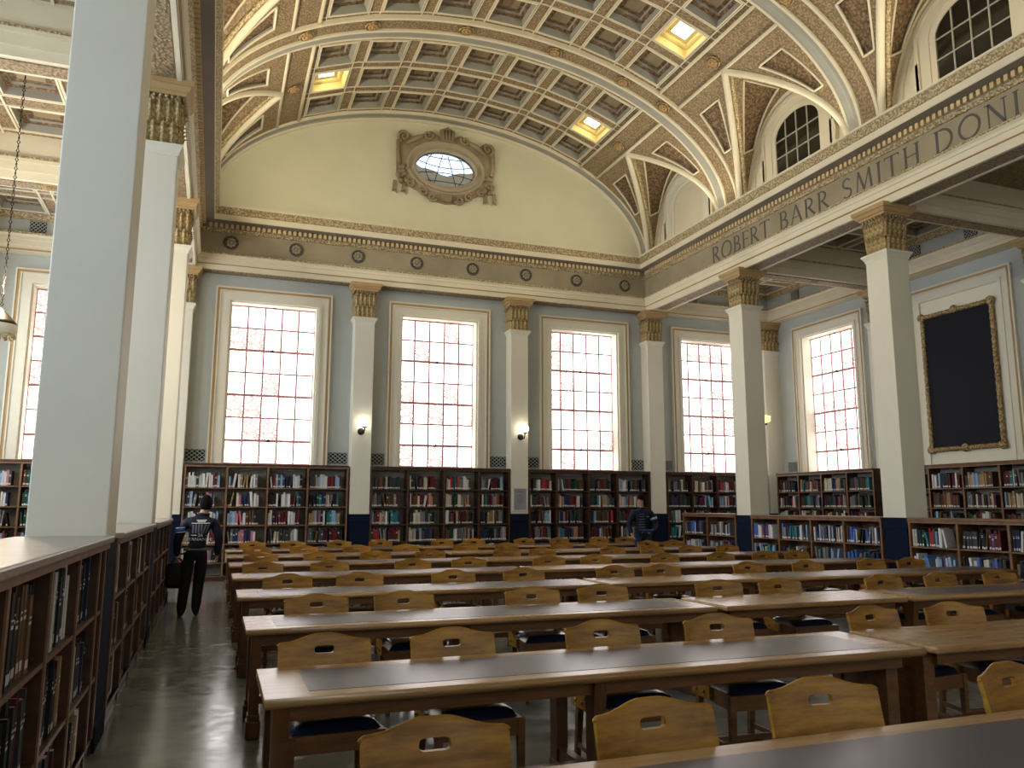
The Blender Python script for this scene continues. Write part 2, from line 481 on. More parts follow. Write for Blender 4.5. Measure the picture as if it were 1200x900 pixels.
grille('vent_grille', 0.30, 0.27, wf, (WX[4] - 1.56, YW - 0.012, 2.77)); grille('vent_grille', 0.40, 0.27, wr, (XRW - 0.012, YBAYS[0] + 1.6, 2.77), (0, 0, -PI / 2))

# ---- leaf used on the capitals
def leaf_mesh():
    b = MB()
    def fn(u, v):
        hw = 0.055 * (0.75 + 0.45 * math.sin(PI * min(1, v * 1.15)) ** 0.8) * (1 if v < 0.82 else max(0.25, 1 - (v - 0.82) * 3.8))
        x = (u - 0.5) * 2 * hw
        curl = 0.05 * v ** 3 + (0.045 if v > 0.88 else 0)
        rid = 0.016 * math.cos((u - 0.5) * 2 * PI * 1.5)
        z = v * 0.40 - (0.05 * max(0, v - 0.88) / 0.12)
        return (x, -0.012 - curl - rid - 0.02 * (1 - abs(u - 0.5) * 2), z)
    b.grid(fn, 6, 7)
    return b.mesh('leaf', M['gold_leaf'])
LEAF = leaf_mesh()
def capital(parent, hx, hy, faces, wallside=False):
    """capital between Z_CAP0 and Z_CAP1; parent origin at column axis on the floor"""
    cap = MB()
    h0 = Z_CAP0; 
    def ring(z, e, mi=0): return [(-hx - e, -hy - e, z), (hx + e, -hy - e, z), (hx + e, hy + e, z), (-hx - e, hy + e, z)]
    prof = [(h0, -0.045), (h0 + 0.5, -0.035), (h0 + 0.66, -0.01)]
    for (z0, e0), (z1, e1) in zip(prof, prof[1:]):
        A, B = ring(z0, e0), ring(z1, e1)
        for i in range(4):
            j = (i + 1) % 4; cap.quad(A[i], A[j], B[j], B[i])
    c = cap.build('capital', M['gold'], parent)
    ab = MB()
    prof = [(h0 + 0.66, -0.01), (h0 + 0.665, 0.05), (h0 + 0.70, 0.06), (h0 + 0.71, 0.085), (h0 + 0.77, 0.115), (h0 + 0.775, 0.135), (Z_CAP1, 0.145), (Z_CAP1, -0.1)]
    for (z0, e0), (z1, e1) in zip(prof, prof[1:]):
        A, B = ring(z0, e0), ring(z1, e1)
        for i in range(4):
            j = (i + 1) % 4; ab.quad(A[i], A[j], B[j], B[i])
    ab.build('abacus', M['gold_plain'], c)
    bd = MB()
    for f in faces:
        for i in range(7):
            t = (i + 0.5) / 7 * 2 - 1
            p = {'-y': (t * hx, -hy - 0.03), '+y': (t * hx, hy + 0.03), '-x': (-hx - 0.03, t * hy), '+x': (hx + 0.03, t * hy)}[f]
            bd.lathe([(0.004, -0.022), (0.022, -0.012), (0.026, 0), (0.022, 0.012), (0.004, 0.022)], (p[0], p[1], h0 + 0.645), 6)
    bd.build('bead_row', M['gold_fine'], c)
    for f in faces:
        rz = {'-y': 0, '+x': PI / 2, '+y': PI, '-x': -PI / 2}[f]
        H, D = (hx, hy) if f in ('-y', '+y') else (hy, hx)
        R = Matrix.Rotation(rz, 4, 'Z')
        for i in range(4):
            x = (i + 0.5) / 4 * 2 - 1
            link('leaf', LEAF, c, R @ Vector((x * H * 0.92, -D + 0.03, h0 + 0.005)), (0, 0, rz), (0.98 * H / 0.25, 1, 0.80))
        for i in range(5):
            x = (i) / 4 * 2 - 1
            link('leaf', LEAF, c, R @ Vector((x * H * 0.88, -D + 0.035, h0 + 0.27)), (0, 0, rz), (0.85 * H / 0.25, 1, 0.88))
    return c
def shaft_ring(b, hx, hy, prof, mi=0):
    for (z0, e0), (z1, e1) in zip(prof, prof[1:]):
        A = [(-hx - e0, -hy - e0, z0), (hx + e0, -hy - e0, z0), (hx + e0, hy + e0, z0), (-hx - e0, hy + e0, z0)]
        B = [(-hx - e1, -hy - e1, z1), (hx + e1, -hy - e1, z1), (hx + e1, hy + e1, z1), (-hx - e1, hy + e1, z1)]
        for i in range(4):
            j = (i + 1) % 4; b.quad(A[i], A[j], B[j], B[i], mi)
    return b
def column(x, y, label, hx=0.25, hy=0.25, faces=('-y', '-x', '+x', '+y'), cat='column', name='column', detail=True, zb=1.45):
    c = thing(name, label, cat, (x, y, 0))
    b = MB(); b.cbox(-hx, hx, -hy, hy, zb - 0.01, Z_CAP0 - 0.13, 0.012); b.build('shaft', M['cream'], c)
    b = MB(); shaft_ring(b, hx, hy, [(zb - .19, 0.004), (zb - .17, 0.012), (zb - .02, 0.012), (zb, 0.0), (zb, -0.05)]); shaft_ring(b, hx, hy, [(0, 0.02), (0.16, 0.02), (0.18, 0.006), (zb - .19, 0.004)])
    b.build('base', M['navy'], c)
    b = MB(); shaft_ring(b, hx, hy, [(Z_CAP0 - 0.14, -0.01), (Z_CAP0 - 0.14, 0.006), (Z_CAP0 - 0.10, 0.012), (Z_CAP0 - 0.04, 0.045), (Z_CAP0 - 0.03, 0.055), (Z_CAP0, 0.06), (Z_CAP0 + 0.005, -0.1)])
    b.build('neck_moulding', M['cream'], c)
    if detail: capital(c, hx, hy, faces)
    return c
# free-standing columns
column(XR + .25, CY[0], 'white square column in front of the corner, right colonnade', faces=('-y', '-x', '+x'))
column(XR + .25, CY[1], 'nearest white square column of the right colonnade')
column(XL - .25, CY[2] - 0.0, 'nearest huge white square column at the left edge', faces=('-y', '+x'), zb=1.39)
column(XL - .25, CY[1], 'white square column right behind the nearest left column', faces=('-y', '+x'), zb=1.39)
column(XL - .25, CY[0], 'far white square column of the left colonnade', faces=('-y', '+x'), zb=1.39)
for y, q in zip(CY[2:5], ORD): column(XR + .25, y, '%s right colonnade column past the right edge of the picture' % q, detail=False)
for y, q in zip(CY[3:5], ORD): column(XL - .25, y, '%s left colonnade column past the left edge of the picture' % q, detail=False)
# pilasters
dpy = (YW + 0.02 - YF) / 2
for x, nm in zip(PXS[1:], ('far white pilaster at the left end of the end wall', 'white pilaster between the first and second tall windows', 'white pilaster carrying the framed poster', 'white pilaster behind the standing person')):
    column(x, YF + dpy, nm, 0.24, dpy, ('-y', '-x', '+x'), 'pilaster', 'pilaster')
column(XRP + 0.1, YF + dpy, 'white corner pilaster behind the right column', 0.30, dpy, ('-y', '-x'), 'pilaster', 'pilaster')
dpx = (XRW + 0.02 - XRP) / 2
column(XRP + dpx, CY[0], 'white pilaster on the right wall between window and blackboard', dpx, 0.25, ('-y', '-x'), 'pilaster', 'pilaster')
column(XRP + dpx, CY[1], 'white pilaster cut by the right edge beside the blackboard', dpx, 0.25, ('-y', '-x', '+y'), 'pilaster', 'pilaster')
column(PXS[0], YF + dpy, 'white pilaster of the left aisle end wall', 0.24, dpy, ('-y', '+x'), 'pilaster', 'pilaster', False)

# ---- entablature round the nave
def u_strip(b, prof, mi=0):
    for (d0, z0), (d1, z1) in zip(prof, prof[1:]):
        def path(d, z): return [(XL + d, YB, z), (XL + d, YF - d, z), (XR - d, YF - d, z), (XR - d, YB, z)]
        A, B = path(d0, z0), path(d1, z1)
        for i in range(3): b.quad(A[i], A[i + 1], B[i + 1], B[i], mi)
t1 = struct('trim_1', 'gilded cream entablature running round the nave')
b = MB(); u_strip(b, [(0, 7.05), (0, 7.17), (0.018, 7.175), (0.018, 7.30), (0.036, 7.305), (0.036, 7.36), (0.075, 7.40)]); b.build('architrave', M['white_mould'], t1, False)
b = MB(); u_strip(b, [(0.02, 7.165), (0.03, 7.17), (0.03, 7.185), (0.018, 7.19)]); b.build('bead_line', M['gold_plain'], t1, False)
b = MB(); u_strip(b, [(0.075, 7.40), (0.085, 7.41), (0.085, 7.44), (0.05, 7.455), (0.0, 7.46)]); b.build('gold_moulding', M['gold_fine'], t1, False)
b = MB(); u_strip(b, [(0, 7.455), (0, 7.98)]); FR = b.build('frieze', M['frieze'], t1, False)
b = MB(); u_strip(b, [(0, 7.945), (0.03, 7.95), (0.075, 8.01), (0.08, 8.02)]); b.build('leaf_moulding', M['gold_fine'], t1, False)
b = MB(); u_strip(b, [(0.08, 8.02), (0.08, 8.13), (0.33, 8.145)]); b.build('dentil_bed', M['soffit_dark'], t1, False)
b = MB()
pitch, dw = 0.118, 0.066
y = YF - 0.25
while y > 1.0:
    b.box(XL + 0.08, XL + 0.15, y - dw, y, 8.03, 8.125); b.box(XR - 0.08, XR - 0.15, y - dw, y, 8.03, 8.125); y -= pitch
x = XL + 0.22
while x < XR - 0.22:
    b.box(x, x + dw, YF - 0.08, YF - 0.15, 8.03, 8.125); x += pitch
tag(b.build('dentil_row', M['dentil'], t1), None, None, None, 'stuff')
b = MB(); u_strip(b, [(0.33, 8.145), (0.33, 8.155), (0.34, 8.155), (0.34, 8.28)]); b.build('corona', M['white_mould'], t1, False)
b = MB(); u_strip(b, [(0.34, 8.28), (0.365, 8.29), (0.375, 8.34), (0.42, 8.43)]); b.build('cyma_moulding', M['gold_fine'], t1, False)
b = MB(); u_strip(b, [(0.42, 8.43), (0.435, 8.435), (0.435, 8.475), (-0.45, 8.49)]); b.build('top_lip', M['white_mould'], t1, False)
# beams behind and their undersides
b = MB()
b.box(XR + 0.02, XR + CW, YB, YW, 7.055, 8.48); b.box(XL - CW, XL - 0.02, YB, YW, 7.055, 8.48); b.box(XL, XR, YF + 0.02, YW + 0.01, 7.055, 8.6)
b.build('beam_core', M['white_mould'], t1)
b = MB()
for x0, x1 in ((XR, XR + CW), (XL - CW, XL)):
    for a0, a1 in zip([YB] + CY[::-1], CY[::-1] + [YF + .02]):
        b.box(x0 + 0.08, x1 - 0.08, a0 + 0.42, a1 - 0.42, 7.03, 7.06)
for a0, a1 in zip(PXS[1:4], PXS[2:5]): b.box(a0 + .38, a1 - .38, YF + 0.06, YW - 0.06, 7.03, 7.06)
b.build('soffit_panel', M['brown_band'], t1)
b = MB()
for x0, x1 in ((XR, XR + CW), (XL - CW, XL)):
    for a0, a1 in zip([YB] + CY[::-1], CY[::-1] + [YF + .02]):
        for xx in (x0 + 0.035, x1 - 0.035): b.box(xx - 0.03, xx + 0.03, a0 + 0.36, a1 - 0.36, 7.02, 7.06)
b.build('soffit_edge', M['white_mould'], t1)

# rosettes
def rosette_mesh(name, r, m1, m2):
    b = MB()
    b.lathe([(r, 0.0), (r, 0.02), (r * 0.9, 0.035), (r * 0.82, 0.02), (r * 0.8, 0.012)], (0, 0, 0), 20, 0)
    for k in range(8):
        t = k * PI / 4
        b.lathe([(0.01, 0.0), (r * 0.2, 0.014), (r * 0.24, 0.03), (r * 0.15, 0.045), (0.005, 0.05)], (r * 0.48 * math.cos(t), r * 0.48 * math.sin(t), 0), 7, 1)
    b.lathe([(r * 0.26, 0.0), (r * 0.26, 0.045), (r * 0.15, 0.065), (0.005, 0.07)], (0, 0, 0), 10, 1)
    return b.mesh(name, [m1, m2])
ROS_DARK = rosette_mesh('rosette', 0.17, M['letter'], M['frieze'])
ROS_GOLD = rosette_mesh('rosette', 0.16, M['gold'], M['gold_plain'])
for i in range(8):
    link('rosette', ROS_DARK, t1, (XL + 0.72 + i * 1.48, YF - 0.001, 7.72), (PI / 2, 0, 0))

# inscription on the right frieze, letters drawn with thick and thin strokes
def arc(cx, cy, rx, ry, a0, a1, n=14):
    return [(cx + rx * math.cos(math.radians(a0 + (a1 - a0) * i / n)), cy + ry * math.sin(math.radians(a0 + (a1 - a0) * i / n))) for i in range(n + 1)]
T, N = 0.105, 0.045   # thick, thin, in cap heights
def ser(x, y): return ([(x - 0.11, y), (x + 0.11, y)], 0.035)
GL = {
 'I': (0.30, [([(0.15, 0), (0.15, 1)], T), ser(.15, .015), ser(.15, .985)]),
 'T': (0.74, [([(0.37, 0), (0.37, 1)], T), ([(0.02, .97), (0.72, .97)], N), ([(0.03, .98), (0.03, .86)], .03), ([(0.71, .98), (0.71, .86)], .03), ser(.37, .015)]),
 'H': (0.84, [([(0.15, 0), (0.15, 1)], T), ([(0.69, 0), (0.69, 1)], T), ([(0.15, .52), (0.69, .52)], N), ser(.15, .015), ser(.15, .985), ser(.69, .015), ser(.69, .985)]),
 'E': (0.58, [([(0.15, 0), (0.15, 1)], T), ([(0.04, .975), (0.52, .975)], N), ([(0.15, .52), (0.46, .52)], N), ([(0.04, .025), (0.55, .025)], N), ([(.52, .98), (.52, .87)], .03), ([(.55, .02), (.56, .14)], .03), ([(.46, .58), (.46, .46)], .03)]),
 'A': (0.84, [([(0.10, 0), (0.42, 1)], N), ([(0.42, 1), (0.76, 0)], T), ([(0.21, .34), (0.64, .34)], N), ser(.10, .015), ser(.75, .015)]),
 'M': (1.00, [([(0.12, 0), (0.22, 1)], N), ([(0.22, 1), (0.51, 0.05)], T), ([(0.51, .05), (0.80, 1)], N), ([(0.80, 1), (0.90, 0)], T), ser(.12, .015), ser(.89, .015)]),
 'N': (0.86, [([(0.13, 0), (0.13, 1)], N), ([(0.13, 1), (0.72, 0.0)], T), ([(0.72, 0), (0.72, 1)], N), ser(.13, .015), ser(.10, .985), ser(.72, .985)]),
 'O': (0.98, [(arc(.49, .5, .40, .48, 60, 240), T * .9), (arc(.49, .5, .40, .48, 240, 420), T * .9)]),
 'D': (0.86, [([(0.15, 0), (0.15, 1)], T), (arc(.32, .5, .44, .475, -90, 90, 18), T * .9), ([(.04, .975), (.34, .975)], N), ([(.04, .025), (.34, .025)], N)]),
 'B': (0.66, [([(0.15, 0), (0.15, 1)], T), (arc(.28, .75, .22, .225, -90, 90), T * .8), (arc(.29, .27, .28, .25, -90, 90), T * .9), ([(.04, .975), (.3, .975)], N), ([(.15, .525), (.3, .525)], N), ([(.04, .025), (.3, .025)], N)]),
 'R': (0.74, [([(0.15, 0), (0.15, 1)], T), (arc(.28, .74, .24, .235, -90, 90), T * .85), ([(.04, .975), (.3, .975)], N), ([(.15, .505), (.3, .505)], N), ([(.30, .50), (.70, 0.0)], T), ser(.15, .015)]),
 'S': (0.56, [(arc(.27, .745, .20, .225, 30, 250), T * .7), ([(.20, .54), (.27, .50), (.36, .455)], T), (arc(.28, .255, .22, .235, 60, -150), T * .75)]),
}
def glyph_mesh(ch, h):
    w, strokes = GL[ch]
    b = MB()
    for pts, wd in strokes:
        L, Rr = [], []
        for i, p in enumerate(pts):
            a, c = pts[max(0, i - 1)], pts[min(len(pts) - 1, i + 1)]
            dx, dy = c[0] - a[0], c[1] - a[1]; q = math.hypot(dx, dy) or 1
            nx, ny = -dy / q * wd / 2, dx / q * wd / 2
            L.append((p[0] + nx, p[1] + ny)); Rr.append((p[0] - nx, p[1] - ny))
        for i in range(len(pts) - 1):
            poly = [L[i], L[i + 1], Rr[i + 1], Rr[i]]
            b.prism([(q[0] * h * 1.15, q[1] * h) for q in poly], 'z', 0, 0.006)
    return b.mesh('letter', M['letter']), w * h * 1.15
ins = thing('inscription', 'row of dark Roman capital letters along the right frieze', 'lettering', (XR, 15.85, 7.475))
GM = {c: glyph_mesh(c, 0.40) for c in GL}
RI = Matrix.Rotation(-PI / 2, 4, 'Z') @ Matrix.Rotation(PI / 2, 4, 'X')   # local x -> -Y, local z(out) -> -X
def place_word(word, y0, y1):
    tot = sum(GM[c][1] for c in word); gap = ((y0 - y1) - tot) / (len(word) - 1)
    y = y0
    for c in word:
        o = link('letter', GM[c][0], ins)
        o.matrix_local = Matrix.Translation((0, y - 15.85, 0)) @ RI
        y -= GM[c][1] + gap
place_word('ROBERT', 15.80, 13.62); place_word('BARR', 13.32, 11.82); place_word('SMITH', 11.47, 9.63); place_word('DONI', 9.36, 7.80)

# ---- vault
def vz(u): return Z_SPR + VBZ * math.sqrt(max(0, 1 - (u / VA) ** 2))
ce = struct('ceiling', 'coffered barrel vault with painted ribs')
U0, U1 = 3.78, 4.32           # longitudinal band
YV = [19.1, 14.98, 10.76, 6.54, 2.32, -1.9, YB]
RIB = 0.40
# arc length stations for the coffer columns
def arc_pts(n, ua, ub):
    K = 800; us = [ua + (ub - ua) * i / K for i in range(K + 1)]; acc = [0]
    for i in range(K): acc.append(acc[-1] + math.hypot(us[i + 1] - us[i], vz(us[i + 1]) - vz(us[i])))
    out = []
    for j in range(n + 1):
        t = acc[-1] * j / n; i = min(range(K + 1), key=lambda q: abs(acc[q] - t)); out.append(us[i])
    return out, acc[-1]
st, tot = arc_pts(7, -U0, U0)
BW = 0.29                      # beam width
cp = tot / 7; CO = cp - BW     # coffer opening along the arc
COL_FR = []                    # per column: centre point, angle
for i in range(7):
    a, c = Vector((XC + st[i], 0, vz(st[i]))), Vector((XC + st[i + 1], 0, vz(st[i + 1])))
    COL_FR.append(((a + c) / 2, math.atan2(-(c.z - a.z), c.x - a.x), (c - a).length))
CL = (4.22 - 2 * RIB) / 3      # coffer row pitch along Y
def coffer_mesh(name, w, l, sky=False, flat=False):
    b = MB()
    def ring(h, e): return [(-w / 2 + e, -l / 2 + e, h), (w / 2 - e, -l / 2 + e, h), (w / 2 - e, l / 2 - e, h), (-w / 2 + e, l / 2 - e, h)]
    k = 0.75 if flat else 1.0
    prof = [(0, -0.012, 0), (-0.025, 0.0, 0), (-0.025, 0.028, 0), (0.0, 0.034, 1), (0.13 * k, 0.05, 1), (0.135 * k, 0.10, 2), (0.155 * k, 0.13, 2), (0.165 * k, 0.135, 1), (0.20 * k, 0.145, 1), (0.20 * k, 0.23, 2), (0.215 * k, 0.235, 3)]
    for (h0, e0, m0), (h1, e1, m1) in zip(prof, prof[1:]):
        A, B = ring(h0, e0), ring(h1, e1)
        for i in range(4): b.quad(A[i], A[(i + 1) % 4], B[(i + 1) % 4], B[i], m1)
    b.add(ring(0.215 * k, 0.235), [(0, 1, 2, 3)], 3)
    if sky: return b.mesh(name, [M['white_mould'], M['sky_wall'], M['sky_wall'], M['sky_panel']])
    return b.mesh(name, [M['white_mould'], M['blue_grey'], M['coffer_brown'], M['coffer_core']])
M['sky_panel'] = emis('lit_laylight', (1.0, 0.93, 0.74), 7.0)
M['sky_wall'] = plaster('yellow_laylight_frame', (0.80, 0.66, 0.28), 0.12, 0.6)
lw = min(c[2] for c in COL_FR) - BW; ll = CL - BW
COFFER = coffer_mesh('coffer', lw, ll); COFFER_SKY = coffer_mesh('coffer', lw, ll, True)
beam, mould, back = MB(), MB(), MB()
for k in range(3):
    y1, y0 = YV[k] - (0.34 if k == 0 else RIB), YV[k + 1] + RIB
    pit = (y1 - y0) / 3
    for i in range(7):
        cpt, ang, wl_ = COL_FR[i]
        ex = Vector((math.cos(ang), 0, -math.sin(ang))); ez = Vector((math.sin(ang), 0, math.cos(ang)))
        def P(x, y, h=0): return cpt + ex * x + ez * h + Vector((0, y, 0))
        for sx0, sx1 in ((-wl_ / 2, -lw / 2), (lw / 2, wl_ / 2)): beam.quad(P(sx0, y0), P(sx1, y0), P(sx1, y1), P(sx0, y1))
        cys = [y0 + (j + .5) * pit for j in range(3)]
        lly = pit - BW
        es = [y0] + [v for c in cys for v in (c - lly / 2, c + lly / 2)] + [y1]
        for a in range(0, 8, 2): beam.quad(P(-lw / 2, es[a]), P(lw / 2, es[a]), P(lw / 2, es[a + 1]), P(-lw / 2, es[a + 1]))
        # white bead lines beside the beams
        for sx in (-lw / 2 - 0.03, lw / 2 + 0.03): mould.bar(P(sx, y0, -0.008), P(sx, y1, -0.008), 0.02, 0.034, 0, ez)
        for yy in [e + (-0.03 if q % 2 else 0.03) for q, e in enumerate(es[1:-1], 1) for _ in (0,)]:
            pass
        for c in cys:
            for s in (-1, 1): mould.bar(P(-wl_ / 2, c + s * (lly / 2 + 0.03), -0.007), P(wl_ / 2, c + s * (lly / 2 + 0.03), -0.007), 0.02, 0.03, 0, ez)
        for j, c in enumerate(cys):
            sky = (j == 1 and ((i in (0, 6))))
            o = link('skylight_coffer' if sky else 'coffer', COFFER_SKY if sky else COFFER, ce, P(0, c), (0, ang, 0), (1, lly / ll, 1))
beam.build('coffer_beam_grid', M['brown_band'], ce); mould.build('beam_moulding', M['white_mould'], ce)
# plain vault over the bays behind the viewpoint's picture
b = MB()
b.grid(lambda u, v: (XC + (u * 2 - 1) * VA, YB + v * (YV[3] - YB), vz((u * 2 - 1) * VA)), 32, 4)
b.build('plain_vault', M['coffer_core'], ce)
b = MB()   # outer skin that keeps daylight out
b.grid(lambda u, v: (XC + (u * 2 - 1) * (VA + 0.9), YB + v * (YW + 0.6 - YB), 8.3 + 4.4 * math.sqrt(max(0, 1 - ((u * 2 - 1)) ** 6 * 0.9))), 24, 2)
b.build('roof_shell', M['soffit_dark'], ce)
# longitudinal bands
def surf(u, h=0):
    """point offset h below the vault surface at horizontal offset u"""
    nx, nz = u / VA ** 2, (vz(u) - Z_SPR) / VBZ ** 2
    q = math.hypot(nx, nz) or 1
    return Vector((XC + u - h * nx / q, 0, vz(u) - h * nz / q))
b, mw = MB(), MB()
for sgn in (-1, 1):
    for k in range(3):
        ya, yb = YV[k + 1] + RIB, YV[k] - (0.30 if k == 0 else RIB)
        b.grid(lambda u, v: surf(sgn * (U0 + (U1 - U0) * u), 0.03) + Vector((0, ya + (yb - ya) * v, 0)), 3, 1)
        for uu in (U0 + 0.02, U1 - 0.02):
            mw.tube([surf(sgn * uu, 0.045) + Vector((0, ya, 0)), surf(sgn * uu, 0.045) + Vector((0, yb, 0))], 0.04, 6)
b.build('long_band', M['brown_band'], ce); mw.build('long_band_moulding', M['white_mould'], ce)
# transverse ribs
def arch_strip(b, yc, prof, mi, n=56, ua=-1, ub=1):
    for (d0, h0), (d1, h1) in zip(prof, prof[1:]):
        def fn(u, v):
            th = PI - PI * u
            uu = VA * math.cos(th) * 0.9999
            nx, nz = math.cos(th) / VA, math.sin(th) / VBZ; q = math.hypot(nx, nz)
            h = h0 + (h1 - h0) * v
            return (XC + uu - h * nx / q, yc + d0 + (d1 - d0) * v, Z_SPR + VBZ * math.sin(th) - h * nz / q)
        b.grid(fn, n, 1, mi)
for k in (1, 2, 3):
    yc = YV[k]
    rb = link('transverse_rib', None, ce)
    b = MB(); arch_strip(b, yc, [(-0.36, 0.09), (-0.02, 0.09)], 0); b.build('rib_band', M['brown_band'], rb)
    b = MB(); arch_strip(b, yc, [(-0.42, 0.0), (-0.41, 0.10), (-0.36, 0.11), (-0.355, 0.09)], 0); arch_strip(b, yc, [(-0.025, 0.09), (-0.02, 0.13), (0.03, 0.14), (0.04, 0.11)], 0); arch_strip(b, yc, [(0.36, 0.05), (0.41, 0.06), (0.42, 0.0)], 0); b.build('rib_moulding', M['white_mould'], rb)
    b = MB(); arch_strip(b, yc, [(0.04, 0.11), (0.12, 0.12), (0.20, 0.09), (0.28, 0.09), (0.30, 0.04), (0.36, 0.05)], 0); b.build('rib_hollow', M['blue_grey'], rb)
    for u in (-4.05, -2.75, -0.75, 1.3, 3.0, 4.05, 5.1, -5.1):
        p = surf(u, 0.11); nx, nz = u / VA ** 2, (vz(u) - Z_SPR) / VBZ ** 2
        if abs(u) in (4.05, 0.75, 2.75, 1.3, 3.0): link('rosette', ROS_GOLD, rb, (p.x, yc - 0.19, p.z), (PI, math.atan2(nx, nz), 0))
rb = link('end_arch', None, ce)
b = MB(); arch_strip(b, 19.1, [(-0.34, 0.0), (-0.33, 0.07), (-0.29, 0.08), (-0.28, 0.05)], 0); arch_strip(b, 19.1, [(-0.10, 0.10), (-0.06, 0.13), (0.0, 0.14)], 0); b.build('rib_moulding', M['white_mould'], rb)
b = MB(); arch_strip(b, 19.1, [(-0.28, 0.05), (-0.2, 0.075), (-0.11, 0.07), (-0.10, 0.10)], 0); b.build('rib_hollow', M['blue_grey'], rb)
for u in (-4.05, 4.05):
    for k in range(3):
        p = surf(u, 0.05); nx, nz = u / VA ** 2, (vz(u) - Z_SPR) / VBZ ** 2
        link('rosette', ROS_GOLD, ce, (p.x, (YV[k] + YV[k + 1]) / 2, p.z), (PI, math.atan2(nx, nz), 0))

# penetrations (cross vaults) over each bay, both sides
UW = VA + 0.24                  # clerestory wall
HC = vz(U1) - Z_SPR
def side_bay(sgn, k):
    ya, yb = YV[k + 1] + RIB, YV[k] - (0.32 if k == 0 else RIB)
    yc, w = (ya + yb) / 2, (yb - ya) / 2
    g = link('cross_vault', None, ce)
    def ug(s): return VA * math.sqrt(max(0, 1 - (s / VBZ) ** 2))
    def X(u): return XC + sgn * u
    def yg(s): return w * (ug(s) - U1) / (VA - U1)
    def zw(y): return Z_SPR + HC * 0.97 * max(0.0, 1 - (abs(y) / w) ** 2.3) ** 0.5
    def cross(u, v, h=0.0):
        s = HC * math.sin(PI / 2 * max(0.004, min(1, 1 - abs(2 * u - 1)))); yy = yg(s) * (1 if u > 0.5 else -1)
        ua = ug(s); z = Z_SPR + s
        e = 0.02; slope = (zw(yy + e) - zw(yy - e)) / (2 * e); q = math.hypot(1, slope)
        return (X(ua + (UW - ua) * v), yc + yy + h * slope / q, z + (zw(yy) - z) * v - h / q)
    b = MB(); b.grid(lambda u, v: cross(u, v), 40, 6); b.build('panel_ground', M['coffer_brown'], g)
    def ringed(fn, holes, nu, nv, name):
        """proud frame over a surface with sunk panels"""
        bb, ed = MB(), MB()
        def hole(u, v): return any(a < u < c and d < v < e for a, c, d, e in holes)
        bb.grid(lambda u, v: fn(u, v, 0.055), nu, nv, 0, True, hole)
        for a, c, d, e in holes:
            n = 14
            loop = [(a + (c - a) * i / n, d) for i in range(n)] + [(c, d + (e - d) * i / n) for i in range(n)] + [(c - (c - a) * i / n, e) for i in range(n)] + [(a, e - (e - d) * i / n) for i in range(n)]
            for i in range(len(loop)):
                p, q = loop[i], loop[(i + 1) % len(loop)]
                ed.quad(fn(*p, 0.0), fn(*q, 0.0), fn(*q, 0.065), fn(*p, 0.065), 1)
            ed.tube([fn(p[0], p[1], 0.06) for p in loop], 0.024, 5, 0, False, True)
        bb.build('panel_border', M['brown_band'], g); ed.build('panel_moulding', [M['white_mould'], M['blue_grey']], g)
    ringed(cross, [(0.16, 0.44, 0.26, 0.78), (0.56, 0.84, 0.26, 0.78)], 50, 50, 'cross')
    for sy in (-1, 1):
        def span(u, v, h=0.0):
            s = HC * (0.002 + 0.996 * v)
            yy = yg(s) + (w - yg(s)) * u
            uu = ug(s); nx, nz = uu / VA ** 2, s / VBZ ** 2; q = math.hypot(nx, nz) or 1
            return (X(uu - h * nx / q), yc + sy * yy, Z_SPR + s - h * nz / q)
        b = MB(); b.grid(lambda u, v: span(u, v), 10, 24); b.build('panel_ground', M['coffer_brown'], g)
        ringed(span, [(0.24, 0.76, 0.56, 0.90)], 50, 50, 'span')
        gp = []
        for i in range(29):
            s = HC * math.sin(PI / 2 * i / 28)
            gp.append(Vector((X(ug(s) - 0.02), yc + sy * yg(s), Z_SPR + s - 0.05)))
        b = MB(); b.tube(gp, 0.075, 8); b.build('groin_rib', M['white_mould'], g)
        b = MB(); b.tube([p + Vector((sgn * 0.10, -sy * 0.07, -0.0)) for p in gp], 0.05, 6); b.build('groin_gold', M['gold_fine'], g)
    # moulded arch where the cross vault meets the wall
    ar = [(yy, zw(yy)) for yy in [w * (2 * i / 40 - 1) * 0.9995 for i in range(41)]]
    b = MB(); b.tube([(X(UW - 0.06), yc + yy, z - 0.05) for yy, z in ar], 0.075, 8)
    for i in range(40):
        (y0_, z0_), (y1_, z1_) = ar[i], ar[i + 1]
        def inn(y_, z_): return (X(UW - 0.05), yc + y_ * 0.87, Z_SPR + (z_ - Z_SPR) * 0.90)
        b.quad((X(UW - 0.05), yc + y0_, z0_), (X(UW - 0.05), yc + y1_, z1_), inn(y1_, z1_), inn(y0_, z0_))
        p_, q_ = inn(y0_, z0_), inn(y1_, z1_); b.quad(p_, q_, (X(UW), q_[1], q_[2]), (X(UW), p_[1], p_[2]))
    b.build('wall_arch', M['white_mould'], g)
    # clerestory wall
    b = MB(); b.grid(lambda u, v: (X(UW), yc + w * (2 * u - 1), Z_SPR - 0.02 + (zw(w * (2 * u - 1)) - Z_SPR + 0.02) * v), 60, 1); cw = b.build('clerestory_wall', M['white_mould'], g)
    return g, yc, w, X
def arch_outline(hw, zs, rise, z0, n=18):
    """outline of an opening with a segmental head: from lower left over the top to lower right"""
    return [(-hw, z0)] + [(-hw * math.cos(PI * i / n), zs + rise * math.sin(PI * i / n) ** 0.9) for i in range(n + 1)] + [(hw, z0)]
